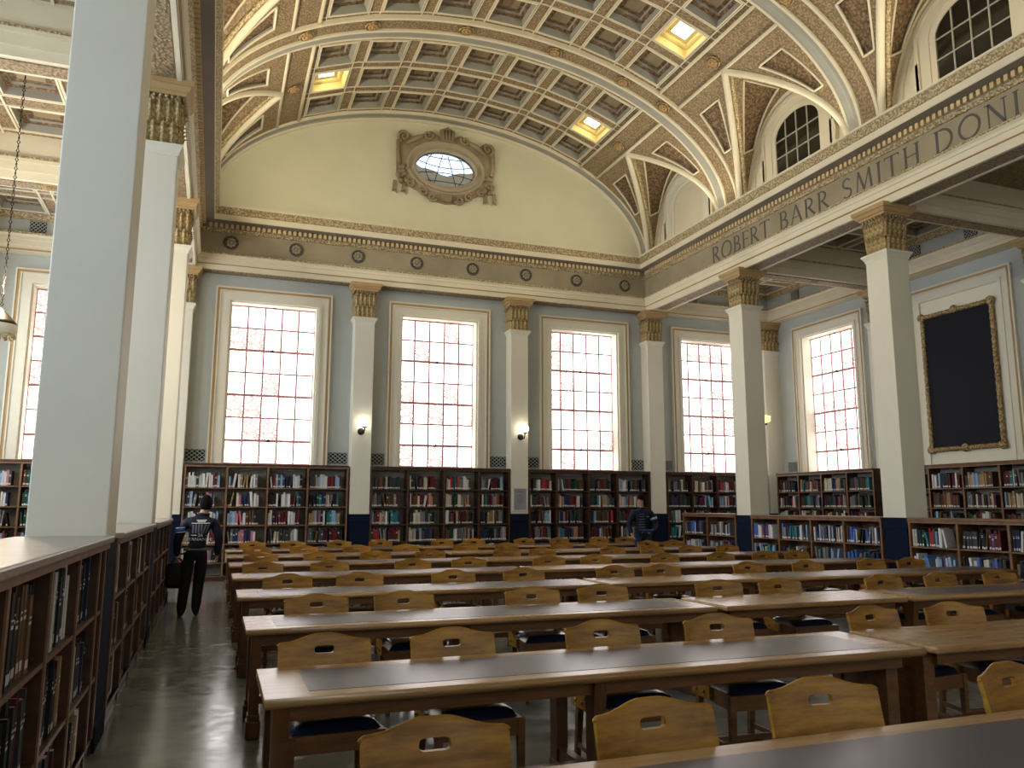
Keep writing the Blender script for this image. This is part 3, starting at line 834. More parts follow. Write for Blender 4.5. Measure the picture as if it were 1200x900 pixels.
def clerestory(sgn, k, blank):
    g, yc, w, X = side_bay(sgn, k)
    win = link('clerestory_window', None, ce, (X(UW), yc, 0))
    win.rotation_euler = (0, 0, -PI / 2 if sgn > 0 else PI / 2)      # local y points out of the nave
    Z0 = 8.45
    def fr(b, o1, o2, y0, y1, mi=0):
        n = len(o1)
        for i in range(n - 1):
            a, c, d, e = o1[i], o1[i + 1], o2[i + 1], o2[i]
            b.quad((a[0], y0, a[1]), (c[0], y0, c[1]), (d[0], y0, d[1]), (e[0], y0, e[1]), mi)
            b.quad((a[0], y0, a[1]), (c[0], y0, c[1]), (c[0], y1, c[1]), (a[0], y1, a[1]), mi)
            b.quad((e[0], y0, e[1]), (d[0], y0, d[1]), (d[0], y1, d[1]), (e[0], y1, e[1]), mi)
    o0, o1, o2, o3 = arch_outline(1.08, 9.72, 0.72, Z0), arch_outline(1.0, 9.70, 0.66, Z0), arch_outline(0.80, 9.66, 0.52, Z0), arch_outline(0.68, 9.62, 0.46, Z0)
    b = MB(); fr(b, o0, o1, -0.10, 0.01); fr(b, o1, o2, -0.06, 0.01); fr(b, o2, o3, -0.04, 0.12); b.build('frame', M['white_mould'] if not blank else M['cream'], win)
    if blank:
        b = MB(); q = arch_outline(0.70, 9.62, 0.46, Z0); b.prism(q, 'y', -0.012, -0.008); b.build('blank_panel', M['white_mould'], win)
    else:
        b = MB(); q = arch_outline(0.72, 9.64, 0.46, Z0)
        nx, rows = 4, [8.45, 8.85, 9.23, 9.61, 10.2]
        def top(x): 
            c = max(-1, min(1, -x / 0.68)); return 9.62 + 0.46 * math.sin(math.acos(c)) ** 0.9
        for i in range(nx):
            xa, xb = -0.68 + i * 0.34 + .012, -0.68 + (i + 1) * 0.34 - .012
            for r in range(4):
                p = MB()
                if r < 3: p.box(xa, xb, -0.02, -0.014, rows[r] + .012, rows[r + 1] - .012)
                else:
                    K = 4; bot = rows[3] + .012
                    vs = [(xa + (xb - xa) * t / K, max(bot + .005, top(xa + (xb - xa) * t / K))) for t in range(K + 1)]
                    p.prism([(xb, bot), (xa, bot)] + vs, 'y', -0.02, -0.014)
                p.build('pane', M['dark_glass'], win)
        b = MB()
        for i in range(1, nx): b.box(-0.68 + i * .34 - .014, -0.68 + i * .34 + .014, -0.04, -0.01, Z0, top(-0.68 + i * .34))
        for r in range(1, 4): b.box(-0.68, 0.68, -0.036, -0.01, rows[r] - .012, rows[r] + .012)
        b.build('glazing_bars', M['steel_grey'], win)
    # carved scroll brackets beside the frame
    for s in (-1, 1):
        prof = [(1.02, 8.45), (1.30, 8.45), (1.34, 8.55), (1.30, 8.68), (1.20, 8.76), (1.17, 8.95), (1.19, 9.15), (1.14, 9.32), (1.02, 9.36)]
        if w < 1.4: prof = [(1.02 + (x - 1.02) * .8, z) for x, z in prof]
        b = MB(); b.prism([(s * x, z) for x, z in prof], 'y', -0.10, 0.01); b.build('scroll_bracket', M['white_mould'], win)
        b = MB(); b.tube([(s * 1.17 + s * r * math.cos(t), -0.11, 8.60 + r * math.sin(t)) for t, r in [(i * 0.5, 0.11 - i * 0.008) for i in range(13)]], 0.016, 5); b.build('scroll', M['gold_fine'], win)
for k in range(3): clerestory(1, k, k == 0)
for k in range(3): clerestory(-1, k, True)

# ---- lunette wall with the oval opening
OX, OZ, OA, OB = XC + 0.02, 10.36, 0.80, 0.47
b = MB()
NA = 96
inner, outer = [], []
for i in range(NA):
    t = 2 * PI * i / NA
    dx, dz = math.cos(t), math.sin(t)
    inner.append((OX + OA * dx, 19.1, OZ + OB * dz))
    lo, hi = 0.1, 9.0
    for _ in range(40):
        md = (lo + hi) / 2; x, z = OX + dx * md - XC, OZ + dz * md
        inside = z > 8.45 and (x / VA) ** 2 + ((z - Z_SPR) / VBZ if z > Z_SPR else 0) ** 2 < 1
        if inside: lo = md
        else: hi = md
    outer.append((OX + dx * lo, 19.1, OZ + dz * lo))
b.add(inner + outer, [(i, (i + 1) % NA, (i + 1) % NA + NA, i + NA) for i in range(NA)])
b.build('lunette', M['lunette'], wf)
# ---- aisles: wall entablature, cross beams, flat coffered ceilings
ZA = 7.86
COFFER_A = coffer_mesh('coffer', 0.86, 0.86, False, True)
def aisle(sgn, bays, detail):
    xi = XR + CW if sgn > 0 else XL - CW           # inner beam face
    xo = XRP if sgn > 0 else XLP                   # outer pilaster plane
    xw = XRW if sgn > 0 else XLW
    t = struct('trim_%d' % (2 if sgn > 0 else 3), 'cream and gold beams of the %s aisle ceiling' % ('right' if sgn > 0 else 'left'))
    def strip(prof, m_, name):
        b = MB()
        for (d0, z0), (d1, z1) in zip(prof, prof[1:]):
            def path(d, z): return [(xi, YF - d, z), (xo - sgn * d, YF - d, z), (xo - sgn * d, YB, z)]
            A, B_ = path(d0, z0), path(d1, z1)
            for i in range(2): b.quad(A[i], A[i + 1], B_[i + 1], B_[i])
        return b.build(name, m_, t, False)
    strip([(-0.4, 7.055), (0, 7.05), (0, 7.16), (0.018, 7.165), (0.018, 7.28), (0.036, 7.285), (0.036, 7.36), (0.075, 7.40)], M['white_mould'], 'architrave')
    strip([(0.0, 7.055), (0.02, 7.06), (0.02, 7.085), (0.0, 7.09)], M['gold_plain'], 'bead_line')
    strip([(0.075, 7.40), (0.085, 7.44), (0.0, 7.46)], M['gold_fine'], 'gold_moulding')
    strip([(0.0, 7.455), (0.0, 7.74)], M['blue_wall'], 'frieze')
    strip([(0.0, 7.74), (0.05, 7.76), (0.09, 7.83), (0.12, ZA)], M['gold_fine'], 'cornice')
    for k, y in enumerate(CY):
        b = MB(); b.box(xi, xo, y - 0.22, y + 0.22, 7.06, ZA + 0.02)
        for s in (-1, 1):
            b.box(xi, xo, y + s * 0.22, y + s * 0.245, 7.20, 7.36); b.box(xi, xo, y + s * 0.22, y + s * 0.27, 7.36, 7.42)
        bm_ = b.build('cross_beam', M['white_mould'], t)
        b = MB(); b.box(xi + sgn * 0.15, xo - sgn * 0.15, y - 0.13, y + 0.13, 7.04, 7.07); b.build('soffit_panel', M['brown_band'], bm_)
        b = MB()
        for s in (-1, 1): b.box(xi + sgn * 0.15, xo - sgn * 0.15, y + s * 0.22, y + s * 0.27, 7.42, 7.46)
        b.build('gold_edge', M['gold_fine'], bm_)
        if k < 3: link('rosette', ROS_GOLD, bm_, ((xi + xo) / 2, y, 7.05), (PI, 0, 0), (0.7, 0.7, 0.7))
    ends = [YF] + [c for c in CY] + [YB]
    for k in range(len(ends) - 1):
        y1, y0 = ends[k] - (0.12 if k == 0 else 0.22), ends[k + 1] + 0.22
        x0, x1 = min(xi, xo - sgn * 0.1), max(xi, xo - sgn * 0.1)
        cl = link('aisle_ceiling', None, t)
        if k in bays:
            nx = ny = 3
            px, py = (x1 - x0) / nx, (y1 - y0) / ny
            g, ml = MB(), MB()
            for i in range(nx):
                for j in range(ny):
                    cx, cy = x0 + (i + .5) * px, y0 + (j + .5) * py
                    a, c = 0.43, 0.43
                    for q in ((x0 + i * px, cx - a, y0 + j * py, y0 + (j + 1) * py), (cx + a, x0 + (i + 1) * px, y0 + j * py, y0 + (j + 1) * py), (cx - a, cx + a, y0 + j * py, cy - c), (cx - a, cx + a, cy + c, y0 + (j + 1) * py)):
                        g.quad((q[0], q[2], ZA), (q[1], q[2], ZA), (q[1], q[3], ZA), (q[0], q[3], ZA))
                    for s in (-1, 1):
                        ml.bar((x0 + i * px, cy + s * (c + .035), ZA - .01), (x0 + (i + 1) * px, cy + s * (c + .035), ZA - .01), 0.035, 0.035)
                        ml.bar((cx + s * (a + .035), y0 + j * py, ZA - .012), (cx + s * (a + .035), y0 + (j + 1) * py, ZA - .012), 0.035, 0.035)
                    link('coffer', COFFER_A, cl, (cx, cy, ZA))
            g.build('beam_grid', M['brown_band'], cl); ml.build('beam_moulding', M['white_mould'], cl)
        else:
            b = MB(); b.quad((x0, y0, ZA), (x1, y0, ZA), (x1, y1, ZA), (x0, y1, ZA)); b.build('ceiling_panel', M['brown_band'], cl)
    b = MB(); b.box(min(xi, xw), max(xi, xw), YB, YW, ZA + 0.3, ZA + 0.4); b.build('roof_slab', M['soffit_dark'], t)
    for k in bays[:2]:
        for s in (-0.75, 0.75):
            grille('vent_grille', 0.32, 0.24, t, (xo - sgn * 0.012, YBAYS[k] + s, 7.60), (0, 0, -PI / 2 if sgn > 0 else PI / 2), 4, 3)
    for x in ((12.6, 14.0) if sgn > 0 else (-2.6, -3.9)): grille('vent_grille', 0.32, 0.24, t, (x, YF - 0.012, 7.60), (0, 0, 0), 4, 3)
aisle(1, [0, 1], True)
aisle(-1, [0, 1, 2], True)

# ---- oval oculus and its carved cartouche
oc = thing('oculus_cartouche', 'carved stone cartouche framing the oval window high on the end wall', 'oval window', (OX, 19.1, OZ))
def oval(b, a0, b0, prof, mi=0, n=64):
    for (e0, y0), (e1, y1) in zip(prof, prof[1:]):
        b.grid(lambda u, v: ((a0 + e0 + (e1 - e0) * v) * math.cos(2 * PI * u), y0 + (y1 - y0) * v, (b0 + e0 + (e1 - e0) * v) * math.sin(2 * PI * u)), n, 1, mi)
b = MB(); oval(b, OA, OB, [(0, 0.12), (0, -0.04), (0.03, -0.08), (0.06, -0.09), (0.08, -0.07), (0.14, -0.06), (0.18, -0.10), (0.21, -0.13), (0.25, -0.13), (0.27, -0.09), (0.28, 0.0)]); b.build('oval_frame', plaster('oval_stone', (0.40, 0.335, 0.23), 0.06, 0.6), oc)
b = MB()
b.tube([(OA * 0.99 * math.cos(t * PI / 32), 0.03, OB * 0.99 * math.sin(t * PI / 32)) for t in range(64)], 0.014, 5, 0, True, True)
for c in (-0.42, -0.14, 0.14, 0.42):
    pts = []
    for i in range(15):
        z = -OB + 2 * OB * i / 14; x = c * (1.25 - 0.55 * (z / OB) ** 2) if abs(c) > .2 else c * (1.3 - 0.9 * (z / OB))
        if (x / OA) ** 2 + (z / OB) ** 2 < 1: pts.append((x, 0.03, z))
    if len(pts) > 2: b.tube(pts, 0.011, 5)
for z0, bow in ((0.20, -0.14), (-0.18, 0.10), (0.36, -0.05), (-0.36, 0.04)):
    pts = []
    for i in range(25):
        x = -OA + 2 * OA * i / 24; z = z0 + bow * (1 - (x / OA) ** 2) * 1.0
        if (x / OA) ** 2 + (z / OB) ** 2 < 0.99: pts.append((x, 0.03, z))
    if len(pts) > 2: b.tube(pts, 0.011, 5)
b.build('leading', M['iron'], oc)
gl = bpy.data.materials.new('clear_glass'); gl.use_nodes = True
gn = gl.node_tree.nodes; gn.remove(gn['Principled BSDF'])
tr_ = gn.new('ShaderNodeBsdfTransparent'); gs_ = gn.new('ShaderNodeBsdfGlossy'); gs_.inputs['Roughness'].default_value = 0.1
mx_ = gn.new('ShaderNodeMixShader'); mx_.inputs[0].default_value = 0.12
gl.node_tree.links.new(tr_.outputs[0], mx_.inputs[1]); gl.node_tree.links.new(gs_.outputs[0], mx_.inputs[2]); gl.node_tree.links.new(mx_.outputs[0], gn['Material Output'].inputs[0])
b = MB(); b.add([(OA * math.cos(t * PI / 32), 0.04, OB * math.sin(t * PI / 32)) for t in range(64)], [tuple(range(64))]); b.build('pane', gl, oc)
ST = M['stone_ornament'] = plaster('ornament_stone', (0.31, 0.245, 0.15), 0.3, 0.65)
# backing plate with ears, key block, scrolls, fruit, ribbons
out = []
for x, z in [(-1.30, -0.35), (-1.32, 0.55), (-1.24, 0.86), (-1.10, 0.90), (-0.98, 0.74), (-0.80, 0.80), (-0.52, 0.92), (-0.42, 1.00), (-0.2, 0.88), (0, 1.05)]: out.append((x, z))
full = out + [(-x, z) for x, z in out[-2::-1]] + [(1.20, -0.55), (0.95, -0.60), (0.70, -0.72), (0.40, -0.90), (0, -0.96), (-0.40, -0.90), (-0.70, -0.72), (-0.95, -0.60), (-1.20, -0.55)]
b = MB(); n = len(full)
# ring between cartouche outline and the oval (so that the opening stays clear)
inn = []
for x, z in full:
    a = math.atan2(z / (OB + .2), x / (OA + .2)); inn.append(((OA + 0.24) * math.cos(a), (OB + 0.24) * math.sin(a)))
for i in range(n):
    j = (i + 1) % n
    b.quad((full[i][0], -0.05, full[i][1]), (full[j][0], -0.05, full[j][1]), (inn[j][0], -0.10, inn[j][1]), (inn[i][0], -0.10, inn[i][1]))
    b.quad((full[i][0], -0.05, full[i][1]), (full[j][0], -0.05, full[j][1]), (full[j][0], 0.01, full[j][1]), (full[i][0], 0.01, full[i][1]))
b.build('backing', ST, oc)
def spiral(cx, cz, r, turns, s, a0, rad): 
    return [(cx + s * (r - r * 0.85 * t) * math.cos(a0 + turns * 2 * PI * t), -0.11, cz + (r - r * 0.85 * t) * math.sin(a0 + turns * 2 * PI * t)) for t in [i / 24 for i in range(25)]]
for s in (-1, 1):
    for cx, cz, r, a0 in ((1.14, 0.70, 0.17, -1.2), (0.50, 0.84, 0.13, 2.6), (0.62, -0.72, 0.13, 0.8), (0.36, -0.84, 0.11, 3.5), (0.95, -0.55, 0.10, 2.0)):
        b = MB(); b.tube(spiral(s * cx, cz, r, 1.4, s, a0, 0.04), [0.042 - 0.02 * i / 24 for i in range(25)], 7); b.build('scroll', ST, oc)
    b = MB(); b.tube([(s * 1.27, -0.09, 0.58), (s * 1.29, -0.10, 0.2), (s * 1.24, -0.10, -0.05)], [0.06, 0.05, 0.04], 7); b.build('ear_roll', ST, oc)
    b = MB(); b.tube([(s * 0.62, -0.10, 0.80), (s * 0.78, -0.12, 0.72), (s * 0.95, -0.12, 0.60), (s * 1.08, -0.11, 0.50)], [0.05, 0.07, 0.06, 0.03], 7); b.build('drapery', ST, oc)
    random.seed(3)
    for i in range(16):
        r = random.uniform(0.045, 0.085); cx, cz = s * (1.16 + random.uniform(-0.13, 0.13)), -0.32 + random.uniform(-0.22, 0.22)
        b = MB(); b.lathe([(0.004, -r), (r * .7, -r * .7), (r, 0), (r * .7, r * .7), (0.004, r)], (cx, -0.10, cz), 8, 0, 'y'); b.build('fruit', ST, oc)
    for dx in (-0.10, 0.14):
        b = MB(); b.prism([(s * (1.16 + dx), -0.5), (s * (1.24 + dx), -0.5), (s * (1.27 + dx), -0.80), (s * (1.20 + dx), -0.74), (s * (1.14 + dx), -0.84)], 'y', -0.06, -0.02); b.build('ribbon', ST, oc)
b = MB(); b.prism([(-0.17, 0.70), (0.17, 0.70), (0.20, 1.0), (0.0, 1.1), (-0.20, 1.0)], 'y', -0.20, -0.04); b.build('key_block', ST, oc)
for i in range(4):
    b = MB(); x = -0.12 + i * 0.08; b.tube([(x, -0.21, 0.74), (x * 1.15, -0.22, 1.0)], 0.028, 6); b.build('flute', ST, oc)
b = MB(); b.prism([(-0.16, -0.72), (0.16, -0.72), (0.12, -0.92), (-0.12, -0.92)], 'y', -0.15, -0.04); b.build('lower_block', ST, oc)
# roof parapet and foliage outside, seen through the oval
b = MB()
b.grid(lambda u, v: (OX - 4 + 8 * u, 21.2 + 0.6 * v, 9.2 + v * (2.24 + 0.30 * ((u - 0.5) * 8 - 0.72) ** 2 + 0.05 * math.sin(u * 61))), 40, 4)
pr = b.build('parapet_outside', M['coffer_core']); tag(pr, 'brown roof parapet outside the oval window', None, None, 'structure')

# ---- blackboard in its niche on the right wall
nb = struct('trim_4', 'cream moulded niche round the blackboard', (XRW, YBAYS[1], 0)); nb.rotation_euler = (0, 0, -PI / 2)
b = MB()
for e, ww, pr_, mi in ((1.345, 0.035, 0.075, 0), (1.31, 0.055, 0.05, 1), (1.255, 0.03, 0.065, 0), (1.225, 0.13, 0.035, 0), (1.095, 0.075, 0.06, 0)): frame_strip(b, e, ww, -pr_, 0.012, 2.5, mi)
b.build('frame', [M['cream'], M['gold_plain']], nb)
b = MB(); b.box(-1.03, 1.03, -0.012, 0.01, 2.45, 6.43); b.build('niche_panel', M['cream'], nb)
bb = thing('framed_blackboard', 'tall dark board in a carved gilt frame in the right wall niche', 'blackboard', (XRW - 0.02, YBAYS[1] + 0.05, 0), -PI / 2)
b = MB(); b.box(-0.84, 0.84, -0.05, -0.015, 2.98, 6.0); b.build('board', M['board'], bb)
def rope(b, p, q, r=0.055, n=40):
    p, q = Vector(p), Vector(q); d = (q - p)
    b.tube([p + d * i / n for i in range(n + 1)], [r * (0.85 + 0.22 * (i % 2)) for i in range(n + 1)], 8)
for p, q in (((-0.90, -0.05, 2.93), (0.90, -0.05, 2.93)), ((-0.90, -0.05, 6.05), (0.90, -0.05, 6.05)), ((-0.90, -0.05, 2.93), (-0.90, -0.05, 6.05)), ((0.90, -0.05, 2.93), (0.90, -0.05, 6.05))):
    b = MB(); rope(b, p, q); b.build('gilt_frame', M['gold'], bb)
for x, z in ((-.9, 2.93), (.9, 2.93), (-.9, 6.05), (.9, 6.05), (0, 2.93), (0, 6.07)):
    b = MB(); b.lathe([(0.01, -0.04), (0.09, -0.03), (0.10, 0), (0.06, 0.04), (0.01, 0.05)], (x, -0.08, z), 8, 0, 'y'); b.build('corner_ornament', M['gold'], bb)

# ---- wall lights, poster, sign, pendant
def sconce(x, label):
    s = thing('wall_sconce', label, 'wall lamp', (x, YF, 3.42))
    b = MB(); b.lathe([(0.02, 0.0), (0.085, -0.005), (0.07, -0.03), (0.02, -0.05)], (0, 0, -0.02), 12, 0, 'y'); b.build('back_plate', M['iron'], s)
    b = MB(); b.tube([(0, -0.03, -0.02), (0.01, -0.10, -0.08), (0.04, -0.16, -0.07), (0.06, -0.17, 0.02), (0.06, -0.17, 0.07)], 0.016, 6); b.build('arm', M['iron'], s)
    b = MB(); b.lathe([(0.02, 0), (0.055, 0.01), (0.06, 0.03), (0.03, 0.035)], (0.06, -0.17, 0.055), 12); b.build('cup', M['iron'], s)
    b = MB(); r = 0.095; b.lathe([(r * math.sin(PI * i / 10) + 0.001, -r * math.cos(PI * i / 10)) for i in range(11)], (0.06, -0.17, 0.18), 16); b.build('globe', M['globe'], s)
    return s
sconce(PXS[2] - 0.02, 'lit white globe wall lamp on the left pilaster between windows')
sconce(PXS[3] + 0.02, 'lit white globe wall lamp above the framed poster')
po = thing('framed_poster', 'pale grey framed notice on the pilaster under a globe lamp', 'poster', (7.28, YF, 1.81))
b = MB()
for x0, x1, z0, z1 in ((-.20, .20, .27, .30), (-.20, .20, -.30, -.27), (-.20, -.17, -.27, .27), (.17, .20, -.27, .27)): b.box(x0, x1, -0.03, 0, z0, z1)
b.build('frame', M['label_white'], po)
b = MB(); b.box(-.17, .17, -0.012, 0.0, -.27, .27); b.build('sheet', mat('notice_sheet', (0.30, 0.29, 0.31), 0.4), po)
b = MB()
for i, (z, w_) in enumerate(((.19, .2), (.10, .13), (.05, .22), (.0, .16), (-.05, .2), (-.10, .1))): b.box(-w_ / 2, w_ / 2, -0.0135, -0.011, z - .008, z + .008)
b.build('print_lines', mat('notice_print', (0.17, 0.165, 0.19), 0.5), po)
sg = thing('lit_lantern', 'small glowing yellow lantern on the corner pilaster behind the column', 'wall lamp', (14.93, YF, 4.12))
b = MB(); b.prism([(-0.11, -0.10), (0.10, -0.03), (0.11, 0.13), (-0.11, 0.15)], 'y', -0.12, -0.02); b.build('shade', emis('lantern_glow', (1.0, 0.82, 0.30), 1.3), sg)
b = MB(); b.box(-0.05, 0.05, -0.03, 0, -0.13, 0.13); b.build('back_plate', M['iron'], sg)
pl = thing('pendant_lamp', 'hanging lamp on a long dark chain at the left edge', 'pendant lamp', (-2.98, 12.8, 0))
b = MB()
z = 4.42
while z < ZA + .1:
    b.tube([(0.0, 0, z), (0.018, 0, z + 0.03), (0.0, 0, z + 0.075), (-0.018, 0, z + 0.03)], 0.008, 5, 0, True, True) if int(round(z / 0.068)) % 2 else b.tube([(0, 0.0, z), (0, 0.018, z + 0.03), (0, 0, z + 0.075), (0, -0.018, z + 0.03)], 0.008, 5, 0, True, True)
    z += 0.068
b.build('chain', M['iron'], pl)
pd_ = bpy.data.lights.new('pendant_glow', 'POINT'); pd_.energy = 160; pd_.color = (1.0, 0.78, 0.48); pd_.shadow_soft_size = 0.12
po_ = link('pendant_glow', pd_, pl, (0, 0, 4.72))
b = MB(); b.lathe([(0.02, 0.28), (0.05, 0.24), (0.18, 0.10), (0.21, 0.06), (0.21, 0.02)], (0, 0, 4.12), 24); b.build('crown', M['iron'], pl)
b = MB(); b.lathe([(0.21, 0.02), (0.215, 0.0), (0.21, -0.10), (0.17, -0.13), (0.02, -0.14)], (0, 0, 4.14), 24); b.build('shade', M['cream'], pl)
b = MB()
for i in range(14):
    a = 2 * PI * i / 14; b.lathe([(0.004, -0.035), (0.03, -0.02), (0.035, 0), (0.02, 0.03)], (0.18 * math.cos(a), 0.18 * math.sin(a), 3.99), 7)
b.build('bead_row', M['dentil'], pl)
# ================================================================== BOOKCASES AND BOOKS
PAL = {  # name: colour
 'black': (0.012, 0.012, 0.014), 'navy': (0.015, 0.025, 0.07), 'dark red': (0.11, 0.012, 0.016), 'maroon': (0.07, 0.012, 0.018), 'dark green': (0.012, 0.045, 0.028),
 'brown': (0.10, 0.05, 0.02), 'tan': (0.30, 0.20, 0.10), 'cream': (0.48, 0.43, 0.32), 'white': (0.58, 0.58, 0.57), 'grey': (0.16, 0.16, 0.165), 'dark grey': (0.045, 0.045, 0.05),
 'pale blue': (0.22, 0.34, 0.48), 'bright blue': (0.05, 0.14, 0.42), 'red': (0.32, 0.03, 0.035), 'pink': (0.45, 0.16, 0.22), 'teal': (0.03, 0.16, 0.18), 'orange': (0.42, 0.16, 0.02), 'purple': (0.11, 0.06, 0.17), 'lime green': (0.40, 0.55, 0.08)}
MIX_OLD = ['black'] * 3 + ['dark red'] * 3 + ['maroon'] * 2 + ['brown'] * 3 + ['navy'] * 2 + ['dark green'] * 2 + ['cream'] * 3 + ['grey'] * 2 + ['dark grey'] * 3 + ['tan'] * 2 + ['white', 'teal', 'red', 'pale blue']
MIX_NEW = ['white'] * 4 + ['pale blue'] * 3 + ['black'] * 2 + ['dark grey'] * 2 + ['grey'] * 2 + ['cream'] * 2 + ['navy'] * 2 + ['dark red', 'teal', 'bright blue', 'bright blue', 'purple', 'brown', 'dark green', 'red', 'tan']
MIX_BIG = ['black'] * 6 + ['navy'] * 2 + ['dark grey'] * 3 + ['maroon'] * 2 + ['dark red', 'brown', 'dark green', 'tan', 'white']
MIX_BRIGHT = ['white'] * 4 + ['red', 'pink', 'pale blue', 'pale blue', 'teal', 'black', 'black', 'black', 'dark grey', 'dark grey', 'navy', 'navy', 'cream', 'grey', 'grey', 'maroon', 'dark red', 'dark green', 'brown', 'tan']
BOOKS = []   # dicts: origin matrix, thickness, height, depth, colour, label bits

def unit_book():
    """1 x 1 x 1 book: spine faces -y; x thickness, z height.  cover boards, pages, paper label"""
    b = MB()
    b.box(0, 0.09, 0.0, 1, 0, 1, 0); b.box(0.91, 1, 0.0, 1, 0, 1, 0)
    vs = [(0.0, 0.03, 0), (0.1, 0.008, 0), (0.5, 0, 0), (0.9, 0.008, 0), (1, 0.03, 0)]
    for i in range(4): b.quad(vs[i], vs[i + 1], (vs[i + 1][0], vs[i + 1][1], 1), (vs[i][0], vs[i][1], 1), 0)
    b.quad((0.09, 0.02, 0.985), (0.91, 0.02, 0.985), (0.91, 0.97, 0.985), (0.09, 0.97, 0.985), 1)
    b.quad((0.09, 0.97, 0.0), (0.91, 0.97, 0.0), (0.91, 0.97, 0.985), (0.09, 0.97, 0.985), 1)
    b.quad((0.09, 0.02, 0.015), (0.91, 0.02, 0.015), (0.91, 0.97, 0.015), (0.09, 0.97, 0.015), 1)
    b.quad((0.10, 0.001, 0.06), (0.90, 0.001, 0.06), (0.90, 0.001, 0.17), (0.10, 0.001, 0.17), 2)
    b.quad((0.15, -0.002, 0.62), (0.85, -0.002, 0.62), (0.85, -0.002, 0.66), (0.15, -0.002, 0.66), 2)
    b.quad((0.15, -0.002, 0.70), (0.85, -0.002, 0.70), (0.85, -0.002, 0.72), (0.15, -0.002, 0.72), 2)
    return b
UB = unit_book()
BOOK_ME = UB.mesh('book', [M['book'], M['paper'], M['label_white']])

def fill_shelf(T, length, hmax, depth, mixp, phrase, shelf, density=0.92, hmin=0.70, tmin=0.022, tmax=0.05, vis=True, lean_p=0.10):
    """T: matrix whose local x runs along the shelf (left to right as seen from the front), -y faces the reader, origin on the shelf board's front left"""
    x = random.uniform(0.005, 0.03); k = 0
    end = length * random.uniform(density - 0.08, min(1.0, density + 0.06))
    run_c = None; run = 0
    while True:
        t = random.uniform(tmin, tmax)
        if x + t > end or k >= 24: break
        if run > 0: c = run_c; run -= 1
        else:
            c = random.choice(mixp); run_c = c; run = random.choice([0, 0, 0, 0, 1, 2])
        h = hmax * random.uniform(hmin, 0.93); d = min(depth - 0.03, h * random.uniform(0.66, 0.78))
        ln = 0.0
        if random.random() < lean_p:
            ln = random.choice([-1, 1]) * random.uniform(0.06, 0.2)
        dx = abs(math.sin(ln)) * h
        if x + t + dx > end: break
        inset = random.uniform(0.01, 0.035)
        L = Matrix.Translation((x + (dx if ln < 0 else 0) , inset, 0.0)) @ Matrix.Rotation(ln, 4, 'Y')
        if ln > 0: L = Matrix.Translation((0, 0, t * math.sin(ln))) @ L
        k += 1
        BOOKS.append(dict(T=T @ L, t=t, h=h, d=d, c=c, k=k, ph=phrase, shelf=shelf, vis=vis))
        x += t * (1.02 if not ln else 1.08) + dx + 0.0012
        if random.random() < 0.05: x += random.uniform(0.02, 0.09)

SHN = ['top', 'second', 'third', 'fourth', 'fifth', 'sixth']
def bookcase(loc, rz, secs, height, depth, shelves, label, phrase, mixp, wood_m, back_m, top_m=None, top_over=0.03, kick=0.10, name='bookcase', vis_shelves=9, dens=0.9, secn=None, edge=None, **kw):
    """local x along the front, y into the case; secs: list of x boundaries; shelves: list of z of shelf boards, top first"""
    c = thing(name, label, 'bookcase', loc, rz)
    W_ = secs[-1]
    e = edge or wood_m
    b = MB(); b.box(0, W_, depth - 0.02, depth, 0.0, height - 0.03); b.build('back_panel', back_m, c)
    for i, x in enumerate(secs):
        t = 0.022
        x0, x1 = (x, x + 2 * t) if i == 0 else ((x - 2 * t, x) if i == len(secs) - 1 else (x - t, x + t))
        b = MB(); b.box(x0, x1, 0.0, depth - 0.02, 0.0, height - 0.04, 0); b.box(x0 + 0.003, x1 - 0.003, -0.008, 0.0, kick, height - 0.04, 1); b.build('upright', [wood_m, e], c)
    b = MB(); b.box(0.02, W_ - 0.02, 0.012, 0.035, 0, kick); b.build('plinth', wood_m, c)
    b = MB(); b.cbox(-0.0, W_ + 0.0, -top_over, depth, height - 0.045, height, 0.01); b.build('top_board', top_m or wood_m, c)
    b = MB(); b.box(0.0, W_, -top_over * .5, 0.01, height - 0.085, height - 0.045); b.build('top_moulding', e, c)
    Mw = Matrix.Translation(loc) @ Matrix.Rotation(rz, 4, 'Z')
    zs = list(shelves)
    for si, (xa, xb) in enumerate(zip(secs, secs[1:])):
        for zi, z in enumerate(zs):
            b = MB(); b.box(xa + 0.024, xb - 0.024, 0.004, depth - 0.02, z - 0.024, z, 0); b.box(xa + 0.024, xb - 0.024, 0.0, 0.004, z - 0.024, z, 1); b.build('shelf', [wood_m, e], c)
            top = (height - 0.06) if zi == 0 else zs[zi - 1] - 0.026
            if zi < vis_shelves:
                sp = top - z
                T = Mw @ Matrix.Translation((xa + 0.03, 0.006, z))
                sec = (secn[si] if secn else ORD[si] + ' section')
                fill_shelf(T, xb - xa - 0.06, min(sp, kw.get('hmax', 0.36)), depth - 0.03, mixp, '%s, %s' % (sec, phrase), SHN[zi], dens, **{k: v for k, v in kw.items() if k != 'hmax'})
    return c

